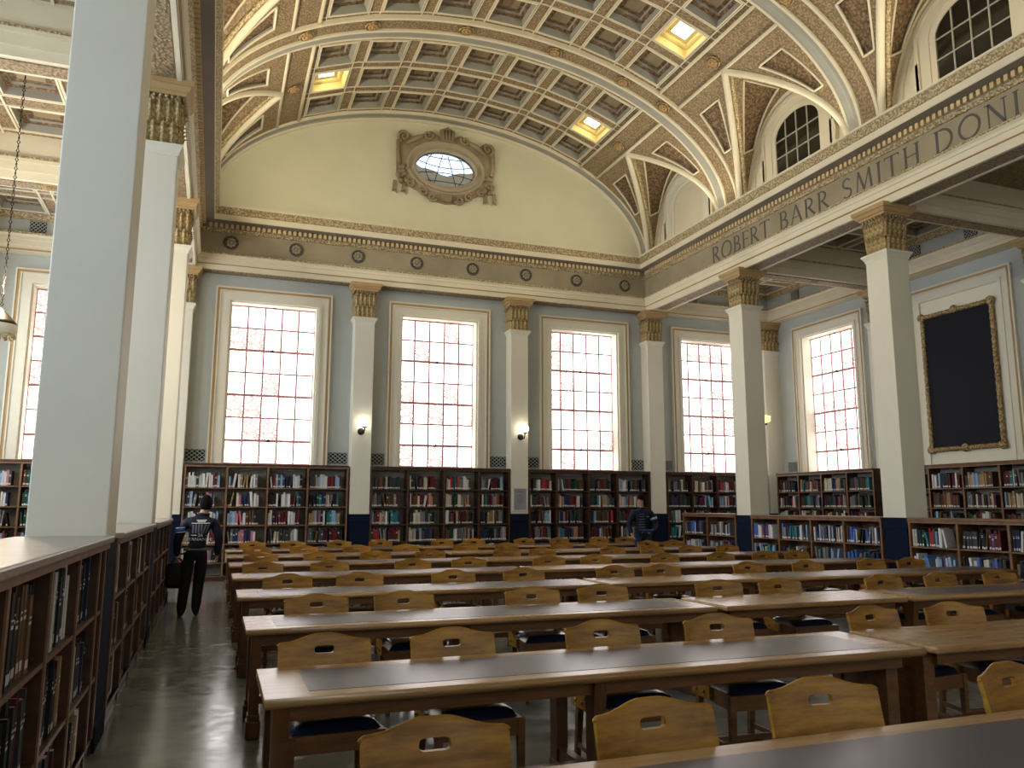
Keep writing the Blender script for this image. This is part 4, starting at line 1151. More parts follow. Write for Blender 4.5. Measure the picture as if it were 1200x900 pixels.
DARK, MID = M['case_dark'], M['case_mid']
hi_sh = [2.04, 1.62, 1.21, 0.80, 0.40, 0.11]
FD = YW - 19.02
def secs_from(xs): return [x - xs[0] for x in xs]
bays_far = [([-0.66, 0.24, 1.12, 2.01, 2.94], 'tall dark bookcase behind the walking person', 'bookcase behind walking person', MIX_BRIGHT, M['case_edge'], 0.88),
            ([3.47, 4.38, 5.29, 6.19, 7.01], 'tall dark bookcase under the second tall window', 'bookcase under second window', MIX_OLD, M['case_dark'], 0.88),
            ([7.52, 8.30, 9.22, 10.07, 11.06], 'tall dark bookcase right of the poster pilaster', 'bookcase right of poster', MIX_OLD, M['case_dark'], 0.88),
            ([11.58, 12.40, 13.22, 14.05, 14.85], 'tall dark bookcase of the right aisle end wall', 'right aisle end bookcase', MIX_OLD, M['case_dark'], 0.88),
            ([-4.70, -3.78, -2.90, -2.05, -1.2], 'tall brown bookcase seen left of the nearest column', 'left aisle end bookcase', MIX_BRIGHT, M['case_edge'], 0.85)]
for i, (xs, lab, ph, mx, ed, dn) in enumerate(bays_far):
    random.seed(100 + i)
    bookcase((xs[0], 19.02, 0), 0, secs_from(xs), 2.58, FD, hi_sh, lab, ph, mx, DARK if i != 4 else MID, M['case_back'], DARK, vis_shelves=5, dens=dn, edge=ed, hmax=0.36, tmin=0.028, tmax=0.058)
# right wall, tall cases (front faces -X)
random.seed(200)
bookcase((14.86, 18.55, 0), -PI / 2, [0, 0.88, 1.76, 2.66, 3.55], 2.56, 0.36, hi_sh, 'tall dark bookcase under the right wall window', 'bookcase under right-wall window', MIX_OLD, DARK, M['case_back'], DARK, vis_shelves=3, hmax=0.36, edge=M['case_edge'], tmin=0.028, tmax=0.055)
bookcase((14.86, 14.70, 0), -PI / 2, [0, 0.42, 1.28, 2.14, 3.0, 3.68], 2.56, 0.36, hi_sh, 'tall brown bookcase under the framed blackboard', 'bookcase under blackboard', MIX_OLD, DARK, M['case_back'], MID, vis_shelves=3, hmax=0.36, edge=M['case_edge'], tmin=0.028, tmax=0.055)
# low cases between the right columns (front faces -X, towards the nave)
lo_sh = [0.98, 0.55, 0.12]
random.seed(300)
LX = XR - 0.02
bookcase((LX, 17.42, 0), -PI / 2, [0, 1.04, 2.17], 1.48, 0.46, lo_sh, 'short low brown bookcase beyond the farther right column', 'short low bookcase', MIX_NEW, MID, MID, M['case_edge'], vis_shelves=2, hmax=0.34, edge=M['case_edge'], dens=0.86, tmin=0.03, tmax=0.06)
bookcase((LX, 14.70, 0), -PI / 2, [0, 0.90, 1.86, 2.74, 3.66], 1.46, 0.46, lo_sh, 'low brown bookcase between the two right columns', 'low bookcase between right columns', MIX_NEW, MID, MID, M['case_edge'], vis_shelves=2, hmax=0.34, edge=M['case_edge'], dens=0.92, lean_p=0.25, tmin=0.026, tmax=0.05)
bookcase((LX, 10.46, 0), -PI / 2, [0, 0.95, 1.83, 2.75, 3.66], 1.45, 0.46, lo_sh, 'low brown bookcase at the right edge of the picture', 'low bookcase at right edge', MIX_NEW, MID, MID, M['case_edge'], vis_shelves=2, hmax=0.34, edge=M['case_edge'], dens=0.88, lean_p=0.3, tmin=0.026, tmax=0.05)
# low cases between the left columns (front faces +X)
ll_sh = [0.93, 0.50, 0.10]
random.seed(401)
LLX = XL + 0.0
LC = [((LLX, 2.55, 0), [0, 0.84, 1.68, 2.50, 3.34, 3.64], 'nearest low bookcase with black volumes at the left edge', 'nearest low bookcase'),
      ((LLX, 6.86, 0), [0, 0.92, 1.84, 2.76, 3.62], 'second low bookcase along the left aisle', 'second low left bookcase'),
      ((LLX, 11.08, 0), [0, 0.92, 1.84, 2.76, 3.60], 'farthest low bookcase along the left aisle', 'farthest low left bookcase')]
for i, (loc, secs, lab, ph) in enumerate(LC):
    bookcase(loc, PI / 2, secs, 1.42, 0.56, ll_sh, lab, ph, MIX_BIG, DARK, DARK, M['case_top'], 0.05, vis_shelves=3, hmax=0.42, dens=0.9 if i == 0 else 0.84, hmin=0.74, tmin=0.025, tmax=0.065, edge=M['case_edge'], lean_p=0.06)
# cladding of the low left columns' feet between the cases
# ---- make the books: the 300 largest in the picture as objects, the rest as one
Rinv = cam.matrix_world.inverted()
def px_area(B):
    p = B['T'] @ Vector((B['t'] / 2, 0, B['h'] / 2)); q = Rinv @ p
    if q.z > -0.3: return 0
    x, y = 600 + FPX * q.x / -q.z, 450 - FPX * q.y / -q.z
    if not (-5 < x < 1205 and 0 < y < 905): return 0
    n = (B['T'].to_3x3() @ Vector((0, -1, 0))).normalized(); v = (cam.matrix_world.translation - p).normalized()
    a = FPX ** 2 / q.z ** 2 * B['t'] * B['h'] * max(0.05, n.dot(v))
    # hidden behind tables or the right low cases
    if p.x > 14 and p.z < 1.45: return 0
    if y > 655 and p.x > 0: a *= 0.15
    return a
for B in BOOKS: B['a'] = px_area(B)
BOOKS.sort(key=lambda B: -B['a'])
single, rest = BOOKS[:300], [B for B in BOOKS[300:]]
for B in single:
    o = bpy.data.objects.new('book', BOOK_ME); COL.objects.link(o)
    o.matrix_world = B['T'] @ Matrix.Diagonal((B['t'], B['d'], B['h'], 1))
    c = PAL[B['c']]; f = random.uniform(0.75, 1.25); o.color = (c[0] * f, c[1] * f, c[2] * f, 1)
    tag(o, '%s book, %s from left, %s shelf, %s' % (B['c'], ORD[B['k'] - 1], B['shelf'], B['ph']), 'book', 'books on the shelves')
vs, fs, mi, cols = [], [], [], []
for B in rest:
    o0 = len(vs); Mx = B['T'] @ Matrix.Diagonal((B['t'], B['d'], B['h'], 1))
    c = PAL[B['c']]; f = random.uniform(0.75, 1.25); cc = (c[0] * f, c[1] * f, c[2] * f, 1)
    P = [(0, 0, 0), (1, 0, 0), (1, 1, 0), (0, 1, 0), (0, 0, 1), (1, 0, 1), (1, 1, 1), (0, 1, 1), (.1, -0.004, .06), (.9, -0.004, .06), (.9, -0.004, .17), (.1, -0.004, .17)]
    vs += [tuple(Mx @ Vector(p)) for p in P]
    for q, m_ in (((4, 5, 6, 7), 1), ((0, 1, 5, 4), 0), ((1, 2, 6, 5), 0), ((3, 0, 4, 7), 0), ((8, 9, 10, 11), 2)):
        fs.append([o0 + i for i in q]); mi.append(m_); cols += [cc] * 4
me = bpy.data.meshes.new('shelved_books'); me.from_pydata(vs, [], fs)
for mm in (M['book_v'], M['paper'], M['label_white']): me.materials.append(mm)
me.polygons.foreach_set('material_index', mi)
ca = me.color_attributes.new('col', 'FLOAT_COLOR', 'CORNER')
ca.data.foreach_set('color', [v for c in cols for v in c])
tag(link('shelved_books', me), 'rows of small books on the farther shelves', 'books', 'books on the shelves', 'stuff')
print('BOOKS', len(BOOKS), 'min single area', single[-1]['a'])
# ================================================================== TABLES
REAR = [2.62, 4.64, 6.83, 9.02, 11.2, 13.4, 15.57, 17.77]
TD, TZ = 0.75, 0.76
ROWN = ['nearest', 'second', 'third', 'fourth', 'fifth', 'sixth', 'seventh', 'farthest']
TAB = {}
def table_meshes(kind, L):
    leather = kind != 'B'
    P = {}
    b = MB(); z0, z1 = TZ - 0.045, TZ
    if leather:
        bd = 0.12; i0, i1, j0, j1 = 0.22, L - 0.22, bd, TD - bd
        for x0, x1, y0, y1 in ((0, L, 0, j0), (0, L, j1, TD), (0, i0, j0, j1), (i1, L, j0, j1)): b.box(x0 + (0.012 if x0 == 0 else 0), x1 - (0.012 if x1 == L else 0), y0 + (0.012 if y0 == 0 else 0), y1 - (0.012 if y1 == TD else 0), z0, z1)
        # rounded nosing
        b.tube([(0.014, 0.014, TZ - 0.022), (L - 0.014, 0.014, TZ - 0.022), (L - 0.014, TD - 0.014, TZ - 0.022), (0.014, TD - 0.014, TZ - 0.022)], 0.0222, 10, 0, True, True)
        lt = MB(); lt.box(i0, i1, j0, j1, z0 + 0.01, z1 + 0.0015); P['leather_inlay'] = lt.mesh('leather_inlay', M['leather'])
    else:
        b.cbox(0, L, 0, TD, z0, z1, 0.014)
    P['table_top'] = b.mesh('table_top', M['table_oak'])
    b = MB(); b.box(0.10, L - 0.10, 0.10, 0.125, TZ - 0.125, z0); b.box(0.10, L - 0.10, TD - 0.125, TD - 0.10, TZ - 0.125, z0); b.box(0.1, 0.125, 0.1, TD - .1, TZ - .125, z0); b.box(L - .125, L - .1, 0.1, TD - .1, TZ - .125, z0)
    P['apron'] = b.mesh('apron', M['rail_oak'])
    return P
def leg_mesh():
    b = MB()
    b.prism([(-0.045, 0.10), (0.045, 0.10), (0.05, 0.55), (0.075, TZ - 0.045), (-0.075, TZ - 0.045), (-0.05, 0.55)], 'x', -0.035, 0.035)
    return b.mesh('leg', M['leg_oak'])
LEG = leg_mesh()
def foot_mesh():
    b = MB(); b.cbox(-0.05, 0.05, -0.075, 0.075, 0.0, 0.13, 0.015); b.cbox(-0.042, 0.042, -0.058, 0.058, 0.12, 0.17, 0.01)
    return b.mesh('foot', M['leg_oak'])
FOOT = foot_mesh()
LEN = {'A': 3.93, 'B': 2.08, 'C': 4.25}
TX = {'A': 0.25, 'B': 4.27, 'C': 6.45}
KW = {'A': 'long leather-topped table at the left aisle', 'B': 'short plain oak table in the middle', 'C': 'long leather-topped table towards the right bookcases'}
TMESH = {k: table_meshes(k, LEN[k]) for k in 'ABC'}
def pedestal(parent, x):
    """panelled end support of the short and long tables' inner ends"""
    b = MB(); b.box(x - 0.03, x + 0.03, 0.14, TD - 0.14, 0.0, TZ - 0.05)
    p = b.build('end_panel', M['rail_oak'], parent)
    b = MB()
    for y0, y1, z0, z1 in ((0.14, 0.22, 0.1, TZ - .06), (TD - 0.22, TD - 0.14, 0.1, TZ - .06), (.22, TD - .22, 0.1, 0.2), (.22, TD - .22, TZ - .16, TZ - .06)):
        for s in (-1, 1): b.box(x + s * 0.03, x + s * 0.045, y0, y1, z0, z1)
    b.build('panel_moulding', M['rail_oak'], p)
    b = MB(); b.cbox(x - 0.05, x + 0.05, 0.10, TD - 0.10, 0, 0.09, 0.012); b.build('foot', M['leg_oak'], p)
def table(row, kind):
    L = LEN[kind]
    t = thing('reading_table', ('%s in the %s row' % (KW[kind], ROWN[row])), 'table', (TX[kind], REAR[row] - TD, 0), 0, 'reading tables in rows')
    for nm, me in TMESH[kind].items(): link(nm, me, t)
    xs = {'A': [0.09, 1.72], 'B': [], 'C': [0.06, 1.86, 4.12]}[kind]
    for x in xs:
        for y in (0.13, TD - 0.13):
            lg = link('leg', LEG, t, (x, y, 0)); link('foot', FOOT, lg)
        b = MB(); b.bar((x, 0.13, 0.21), (x, TD - 0.13, 0.21), 0.05, 0.07); b.build('cross_rail', M['rail_oak'], t)
    if kind == 'A': pedestal(t, 3.78)
    if kind == 'B': pedestal(t, 0.07); pedestal(t, 2.01)
    b = MB(); b.bar((0.10, 0.22, 0.24), (L - 0.10, 0.22, 0.24), 0.07, 0.055); b.build('stretcher', M['rail_oak'], t)
    return t
for r in range(8):
    for k in 'ABC':
        if r == 0 and k != 'A': continue
        if r == 1 and k == 'C': continue
        table(r, k)

# ================================================================== CHAIRS (facing -Y, pushed under the far side of each table)
def backrest_mesh():
    b = MB()
    W2, H = 0.262, 0.30
    us = [-W2, -0.256, -0.245, -0.21, -0.17, -0.13, -0.10, -0.075, -0.058, -0.0545, -0.050, -0.04, -0.02, 0, 0.02, 0.04, 0.05, 0.0545, 0.058, 0.075, 0.10, 0.13, 0.17, 0.21, 0.245, 0.256, W2]
    def top(u):
        t = abs(u) / W2
        q = max(0.0, min(1.0, (0.80 - t) / 0.68)); hump = 0.036 * q * q * (3 - 2 * q)
        corner = 0.012 * max(0, (t - 0.93) / 0.07) ** 2
        return H - 0.036 + hump - corner
    def slot(u):
        a = abs(u)
        if a >= 0.0575: return None
        hh = 0.021 * (1 if a < 0.04 else math.sqrt(max(0.0, 1 - ((a - 0.04) / 0.0176) ** 2)))
        return (0.222 - hh, 0.222 + hh)
    def bend(u, z, off): 
        return (u, off + 0.035 - 0.55 * u * u + 0.24 * z, z)   # concave towards the sitter (-y), raked back
    th = 0.024
    for o, s in ((0, 1), (th, -1)):
        for u0, u1 in zip(us, us[1:]):
            s0, s1 = slot(u0), slot(u1)
            segs = [(0, 0, top(u0), top(u1))]
            if s0 or s1:
                a, c = s0 or (0.222, 0.222), s1 or (0.222, 0.222)
                segs = [(0, 0, a[0], c[0]), (a[1], c[1], top(u0), top(u1))]
            for z00, z01, z10, z11 in segs:
                n = 3
                for i in range(n):
                    f0, f1 = i / n, (i + 1) / n
                    b.quad(bend(u0, z00 + (z10 - z00) * f0, o), bend(u1, z01 + (z11 - z01) * f0, o), bend(u1, z01 + (z11 - z01) * f1, o), bend(u0, z00 + (z10 - z00) * f1, o), 0, True)
    loop = [(u, top(u)) for u in us] 
    def rim(pts, closed=False):
        for i in range(len(pts) - (0 if closed else 1)):
            p, q = pts[i], pts[(i + 1) % len(pts)]
            b.quad(bend(p[0], p[1], 0), bend(q[0], q[1], 0), bend(q[0], q[1], th), bend(p[0], p[1], th))
    rim(loop); rim([(-W2, 0), (-W2, top(-W2))]); rim([(W2, 0), (W2, top(W2))]); rim([(u, 0) for u in us])
    ss = [(u, slot(u)) for u in us if slot(u)]
    rim([(u, s[1]) for u, s in ss] + [(u, s[0]) for u, s in ss[::-1]], True)
    # rounded nose along the top edge
    b.tube([bend(u, top(u), th / 2) for u in us], th / 2 * 1.02, 6)
    return b.mesh('backrest', M['oak'])
def seat_mesh():
    b = MB(); W2, D, Zs = 0.235, 0.44, 0.52
    def fn(u, v):
        x, y = (u * 2 - 1), (v * 2 - 1)
        e = (1 - abs(x) ** 6) * (1 - abs(y) ** 6)
        w = W2 * (0.92 + 0.08 * (1 - v))
        return (x * w, -0.0 - D * (1 - v), Zs - 0.04 + 0.06 * max(0, e) ** 0.5)
    b.grid(fn, 14, 14)
    b.add([fn(0, 0), fn(1, 0), fn(1, 1), fn(0, 1)], [(3, 2, 1, 0)])
    return b.mesh('seat_pad', M['vinyl'])
CH = dict(backrest=backrest_mesh(), seat_pad=seat_mesh())
b = MB()
b.box(-0.245, 0.245, -0.455, -0.430, 0.395, 0.485); b.box(-0.20, 0.20, -0.01, 0.012, 0.395, 0.485)
for s in (-1, 1): b.bar((s * 0.233, -0.44, 0.44), (s * 0.195, 0.0, 0.44), 0.024, 0.09)
CH['seat_frame'] = b.mesh('seat_frame', M['leg_wood'] if 'leg_wood' in M else M['rail_oak'])
def leg_at(x0, y0, z0, x1, y1, z1, w0=0.03, w1=0.042):
    b = MB(); b.bar((x0, y0, z0), (x1, y1, z1), w0, w0, 0, (0, 1, 0), w1, w1); return b.mesh('leg', M['rail_oak'])
CH_LEGS = [leg_at(s * 0.236, -0.44, 0, s * 0.232, -0.44, 0.48) for s in (-1, 1)] + [leg_at(s * 0.20, 0.06, 0, s * 0.195, 0.0, 0.50) for s in (-1, 1)]
CH_POST = []
for s in (-1, 1):
    b = MB(); b.bar((s * 0.195, 0.0, 0.46), (s * 0.205, 0.085, 0.74), 0.036, 0.042, 0, (0, 1, 0), 0.03, 0.03); CH_POST.append(b.mesh('back_post', M['oak']))
CH_BRK = []
for s in (-1, 1):
    b = MB(); b.prism([(-0.20, 0.41), (0.02, 0.41), (0.07, 0.68), (0.045, 0.68), (0.01, 0.61), (-0.06, 0.525), (-0.15, 0.49), (-0.20, 0.485)], 'x', s * 0.222, s * 0.246); CH_BRK.append(b.mesh('side_bracket', M['oak']))
b = MB(); b.lathe([(0.012, 0), (0.012, 0.006), (0.006, 0.009)], (0, 0, 0), 8, 0, 'x'); CH_BOLT = b.mesh('bolt', M['bolt'])
CH_STR = []
for s in (-1, 1):
    b = MB(); b.bar((s * 0.234, -0.44, 0.17), (s * 0.203, 0.03, 0.17), 0.016, 0.03); CH_STR.append(b.mesh('stretcher', M['rail_oak']))
b = MB(); b.bar((-0.208, -0.2, 0.17), (0.208, -0.2, 0.17), 0.016, 0.03); CH_STR.append(b.mesh('stretcher', M['rail_oak']))
b = MB(); b.bar((-0.23, -0.44, 0.20), (0.23, -0.44, 0.20), 0.016, 0.03); CH_STR.append(b.mesh('stretcher', M['rail_oak']))
def chair_proto():
    c = thing('chair', 'x', 'chair')
    bk = link('backrest', CH['backrest'], c, (0, 0.01, 0.585))
    link('seat_pad', CH['seat_pad'], c); link('seat_frame', CH['seat_frame'], c)
    for m_ in CH_LEGS: link('leg', m_, c)
    for m_ in CH_POST: link('back_post', m_, c)
    for s, m_ in zip((-1, 1), CH_BRK):
        k = link('side_bracket', m_, c)
        for y, z in ((-0.13, 0.45), (-0.04, 0.45), (0.03, 0.61)): link('bolt', CH_BOLT, k, (s * 0.246 if s > 0 else -0.255, y, z))
    for m_ in CH_STR: link('stretcher', m_, c)
    return c
CHX = [[0.76, 1.62, 2.47, 3.58], [0.645, 1.40, 2.40, 3.28, 4.66, 5.41], [0.85, 1.60, 2.78, 3.52, 4.82, 5.55, 6.92, 7.77, 8.68],
       [0.80, 1.58, 2.67, 3.56, 4.79, 5.44, 6.84, 7.81, 8.91, 9.64], [0.66, 1.54, 2.70, 3.54, 4.80, 5.62, 6.84, 7.88, 8.77, 9.40],
       [0.75, 1.67, 2.59, 3.53, 4.93, 5.62, 7.04, 7.86, 8.73, 9.57], [0.80, 1.64, 2.64, 3.60, 4.82, 5.72, 6.95, 7.77, 9.04, 9.70], [0.81, 1.63, 2.61, 3.53, 4.95, 5.72, 6.97, 7.87, 8.95, 9.64]]
ROT = {(0, 2): -7, (0, 3): 9, (1, 4): 6, (1, 3): -4, (2, 4): -5, (0, 1): 3, (2, 7): 5, (3, 5): -6, (1, 5): -8, (0, 0): -2}
random.seed(55)
proto = chair_proto()
first = True
for r, xs in enumerate(CHX):
    for i, x in enumerate(xs):
        c = proto if first else copy_tree(proto)
        first = False
        rz = math.radians(ROT.get((r, i), random.uniform(-2.5, 2.5)))
        c.location = (x, REAR[r] + 0.055 + random.uniform(-0.02, 0.05), 0); c.rotation_euler = (0, 0, rz)
        if (r, i) in ((0, 2), (0, 3)): c.location.y += 0.08
        tag(c, '%s oak chair from the left aisle at the %s table row' % (ORD[i], ROWN[r]), 'chair', 'oak reading chairs')
# ================================================================== PEOPLE
from mathutils.bvhtree import BVHTree
M['skin'] = mat('skin', (0.42, 0.24, 0.16), 0.5)
M['hair'] = mat('dark_hair', (0.007, 0.005, 0.004), 0.8, 0, 0.08)
M['jacket'] = plaster('navy_jacket', (0.007, 0.010, 0.024), 0.2, 0.7)
M['trousers'] = plaster('black_trousers', (0.010, 0.010, 0.012), 0.2, 0.75)
M['shoe'] = mat('black_shoe', (0.008, 0.008, 0.009), 0.4)
M['print_white'] = mat('white_print', (0.62, 0.64, 0.66), 0.6)
M['print_grey'] = mat('grey_print', (0.10, 0.11, 0.13), 0.6)
M['band_blue'] = mat('blue_armband', (0.03, 0.10, 0.34), 0.6)
M['hem'] = mat('olive_hem', (0.13, 0.12, 0.09), 0.7)
M['jeans'] = plaster('dark_denim', (0.02, 0.03, 0.055), 0.25, 0.8)
M['eye_white'] = mat('eye_white', (0.6, 0.58, 0.55), 0.3)
M['lip'] = mat('lips', (0.30, 0.11, 0.10), 0.5)

def skinned(name, nodes_, mats, parent):
    """nodes_: list of (x, y, z, rx, ry, parent index or -1, material index); one continuous surface"""
    me = bpy.data.meshes.new(name + '_skel')
    me.from_pydata([n[:3] for n in nodes_], [(n[5], i) for i, n in enumerate(nodes_) if n[5] >= 0], [])
    o = bpy.data.objects.new(name + '_skel', me); COL.objects.link(o)
    md = o.modifiers.new('skin', 'SKIN'); md.use_smooth_shade = True; md.branch_smoothing = 0.4
    for i, n in enumerate(nodes_):
        sv = me.skin_vertices[0].data[i]; sv.radius = (n[3], n[4]); sv.use_root = (i == 0)
    sb = o.modifiers.new('sub', 'SUBSURF'); sb.levels = 2; sb.render_levels = 2
    bpy.context.view_layer.update()
    dg = bpy.context.evaluated_depsgraph_get()
    out = bpy.data.meshes.new_from_object(o.evaluated_get(dg))
    bpy.data.objects.remove(o)
    out.name = name
    out.materials.clear()
    for mm in mats: out.materials.append(mm)
    # each face takes the material of the nearest bone
    segs = [(Vector(nodes_[n[5]][:3]), Vector(n[:3]), n[6], max(n[3], n[4])) for n in nodes_ if n[5] >= 0]
    for p in out.polygons:
        c = p.center; best = 1e9
        for a, q, mi, r in segs:
            d = q - a; t = max(0, min(1, (c - a).dot(d) / max(1e-9, d.length_squared)))
            dist = (c - (a + d * t)).length - r * 0.8
            if dist < best: best = dist; p.material_index = mi
        p.use_smooth = True
    return link(name, out, parent)
def hand(nodes_, wrist_i, d, side, palm_dir, mi, curl=0.5):
    """palm and five bent fingers growing from the wrist node along direction d"""
    w = Vector(nodes_[wrist_i][:3]); d = Vector(d).normalized(); s = Vector(side).normalized(); pd = Vector(palm_dir).normalized()
    k = w + d * 0.055
    nodes_.append((*k, 0.030, 0.016, wrist_i, mi)); ki = len(nodes_) - 1
    for j, (off, ln) in enumerate(((-0.028, 0.058), (-0.009, 0.068), (0.010, 0.064), (0.028, 0.050))):
        a = w + d * 0.092 + s * off; nodes_.append((*a, 0.0095, 0.0095, ki, mi)); i1 = len(nodes_) - 1
        b_ = a + (d * math.cos(curl) + pd * math.sin(curl)) * ln * 0.5; nodes_.append((*b_, 0.0085, 0.0085, i1, mi))
        c_ = b_ + (d * math.cos(curl * 2.2) + pd * math.sin(curl * 2.2)) * ln * 0.5; nodes_.append((*c_, 0.0075, 0.0075, i1 + 1, mi))
    t0 = w + d * 0.035 - s * 0.034 + pd * 0.006; nodes_.append((*t0, 0.011, 0.011, ki, mi)); ti = len(nodes_) - 1
    t1_ = t0 + (d * 0.75 - s * 0.35 + pd * 0.5).normalized() * 0.034; nodes_.append((*t1_, 0.010, 0.010, ti, mi))
    t2_ = t1_ + (d * 0.8 + pd * 0.6).normalized() * 0.026; nodes_.append((*t2_, 0.0085, 0.0085, ti + 1, mi))
def flat_text(txt, size):
    cu = bpy.data.curves.new('t', 'FONT'); cu.body = txt; cu.size = size; cu.align_x = 'CENTER'; cu.resolution_u = 2
    o = bpy.data.objects.new('t', cu); COL.objects.link(o)
    bpy.context.view_layer.update()
    me = bpy.data.meshes.new_from_object(o.evaluated_get(bpy.context.evaluated_depsgraph_get()))
    bpy.data.objects.remove(o)
    return [tuple(v.co) for v in me.vertices], [tuple(p.vertices) for p in me.polygons]
def draped(name, verts2d, faces, bvh, y_from, mt, parent, off=0.006, sgn=1, sub=True):
    """flat print laid on the surface hit from y_from along +-y"""
    vs = []
    for x, z in verts2d:
        h = bvh.ray_cast(Vector((x, y_from, z)), Vector((0, sgn, 0)))
        y = h[0].y if h[0] is not None else y_from * 0.2
        vs.append((x, y - sgn * off, z))
    b = MB(); b.add(vs, faces); return b.build(name, mt, parent)
def rect(x0, x1, z0, z1, nx=6, nz=2):
    vs = [(x0 + (x1 - x0) * i / nx, z0 + (z1 - z0) * j / nz) for j in range(nz + 1) for i in range(nx + 1)]
    fs = [(j * (nx + 1) + i, j * (nx + 1) + i + 1, (j + 1) * (nx + 1) + i + 1, (j + 1) * (nx + 1) + i) for j in range(nz) for i in range(nx)]
    return vs, fs
def head_parts(parent, c, look, r=0.098, hair_long=0.0, tilt=0.0):
    """hair cap, ears, eyes, nose, mouth about head centre c; look = horizontal facing angle (0 = -y)"""
    root = c
    R = Matrix.Translation(c) @ Matrix.Rotation(look, 4, 'Z') @ Matrix.Rotation(tilt, 4, 'X')
    b = MB()
    random.seed(9)
    def fn(u, v):
        a = 2 * PI * u; ph = PI * (0.02 + v * (0.58 + 0.25 * (0.5 + 0.5 * math.cos(a + PI)) ** 0.6))
        x, y, z = math.sin(ph) * math.sin(a), -math.sin(ph) * math.cos(a), math.cos(ph)
        front = max(0, -y)
        if ph > 1.12: # keep the face free
            k = 1 - 0.30 * (front > 0.35)
        else: k = 1
        rr = 1.17 + 0.05 * math.sin(7 * a) * math.sin(6 * ph) + 0.05 * random.random()
        return R @ Vector((x * r * 0.84 * rr * k, (y * r * 1.06 * rr + 0.006) * k, z * r * 1.22 * rr + 0.012))
    b.grid(fn, 28, 14, 0, True)
    b.build('hair', M['hair'], parent)
    for s in (-1, 1):
        b = MB(); b.lathe([(0.004, -0.008), (0.018, -0.006), (0.022, 0), (0.016, 0.008), (0.004, 0.01)], (0, 0, 0), 8, 0, 'x'); o = b.build('ear', M['skin'], parent); o.matrix_local = R @ Matrix.Translation((s * r * 0.86, 0.01, -0.01)) @ Matrix.Diagonal((1, 1, 1.5, 1))
        b = MB(); b.lathe([(0.002, -0.009), (0.008, -0.006), (0.011, 0), (0.008, 0.006), (0.002, 0.009)], (0, 0, 0), 8); o = b.build('eye', M['eye_white'], parent); o.matrix_local = R @ Matrix.Translation((s * 0.032, -r * 0.93, 0.0))
        b = MB(); b.lathe([(0.002, -0.005), (0.0055, 0), (0.002, 0.005)], (0, 0, 0), 8); o = b.build('iris', M['hair'], o); o.location = (0, -0.008, 0)
        b = MB(); b.tube([(s * 0.018, -r * 0.99, 0.018), (s * 0.034, -r * 0.97, 0.024), (s * 0.050, -r * 0.86, 0.018)], 0.005, 5); o = b.build('eyebrow', M['hair'], parent); o.matrix_local = R
    b = MB(); b.add([(0, -r * 0.95, 0.012), (-0.016, -r * 0.93, -0.035), (0.016, -r * 0.93, -0.035), (0, -r * 1.20, -0.030), (0, -r * 0.9, -0.042)], [(0, 1, 3), (0, 3, 2), (1, 4, 3), (3, 4, 2)], 0, True); o = b.build('nose', M['skin'], parent); o.matrix_local = R
    b = MB(); b.tube([(-0.024, -r * 0.86, -0.062), (-0.008, -r * 0.95, -0.060), (0.008, -r * 0.95, -0.060), (0.024, -r * 0.86, -0.062)], [0.003, 0.006, 0.006, 0.003], 6); o = b.build('mouth', M['lip'], parent); o.matrix_local = R

# ---- walking person seen from behind (faces +Y)
p1 = thing('person', 'person in a printed navy jacket walking away down the left aisle', 'person', (-0.21, 13.1, 0))
J, K, SK, SH = 0, 1, 2, 3
N1 = []
def nd(*a): N1.append(a); return len(N1) - 1
pel = nd(0, 0, 0.95, 0.155, 0.115, -1, K)
wa = nd(0.01, 0.0, 1.04, 0.185, 0.135, pel, J)
ch = nd(0.02, 0.01, 1.24, 0.205, 0.145, wa, J)
uc = nd(0.035, 0.035, 1.39, 0.175, 0.115, ch, J)
nb_ = nd(0.06, 0.06, 1.475, 0.075, 0.070, uc, J)
nk = nd(0.075, 0.085, 1.525, 0.055, 0.055, nb_, SK)
h1 = nd(0.09, 0.12, 1.585, 0.068, 0.080, nk, SK)
h2 = nd(0.095, 0.125, 1.655, 0.080, 0.096, h1, SK)
h3 = nd(0.10, 0.12, 1.705, 0.062, 0.078, h2, SK)
for s in (-1, 1):
    sh = nd(0.035 + s * 0.195, 0.02, 1.395, 0.078, 0.078, uc, J)
    el = nd(0.02 + s * 0.295, 0.0, 1.14, 0.068, 0.068, sh, J)
    w_ = nd(0.01 + s * 0.285, 0.07, 0.925, 0.056, 0.056, el, J)
    ww = nd(0.01 + s * 0.282, 0.078, 0.885, 0.030, 0.026, w_, SK)
    hand(N1, ww, (0.0, 0.12, -1), (0, 1 if s > 0 else 1, 0.1), (-s, 0, 0), SK, 0.55 if s > 0 else 0.8)
for s in (-1, 1):
    hp = nd(s * 0.095 - 0.01, 0, 0.88, 0.105, 0.105, pel, K)
    if s < 0: kn, an, he, to = (-0.135, 0.03, 0.50), (-0.165, -0.01, 0.12), (-0.165, -0.05, 0.05), (-0.19, 0.15, 0.040)
    else: kn, an, he, to = (0.055, 0.07, 0.50), (0.035, -0.07, 0.15), (0.035, -0.115, 0.085), (0.045, 0.075, 0.038)
    k_ = nd(*kn, 0.088, 0.088, hp, K); a_ = nd(*an, 0.074, 0.074, k_, K)
    f_ = nd(*he, 0.058, 0.050, a_, SH); nd(*to, 0.056, 0.040, f_, SH)
body = skinned('body', N1, [M['jacket'], M['trousers'], M['skin'], M['shoe']], p1)
bvh = BVHTree.FromPolygons([v.co for v in body.data.vertices], [p.vertices for p in body.data.polygons])
head_parts(p1, Vector((0.097, 0.125, 1.655)), PI - 0.15, 0.092, tilt=0.25)
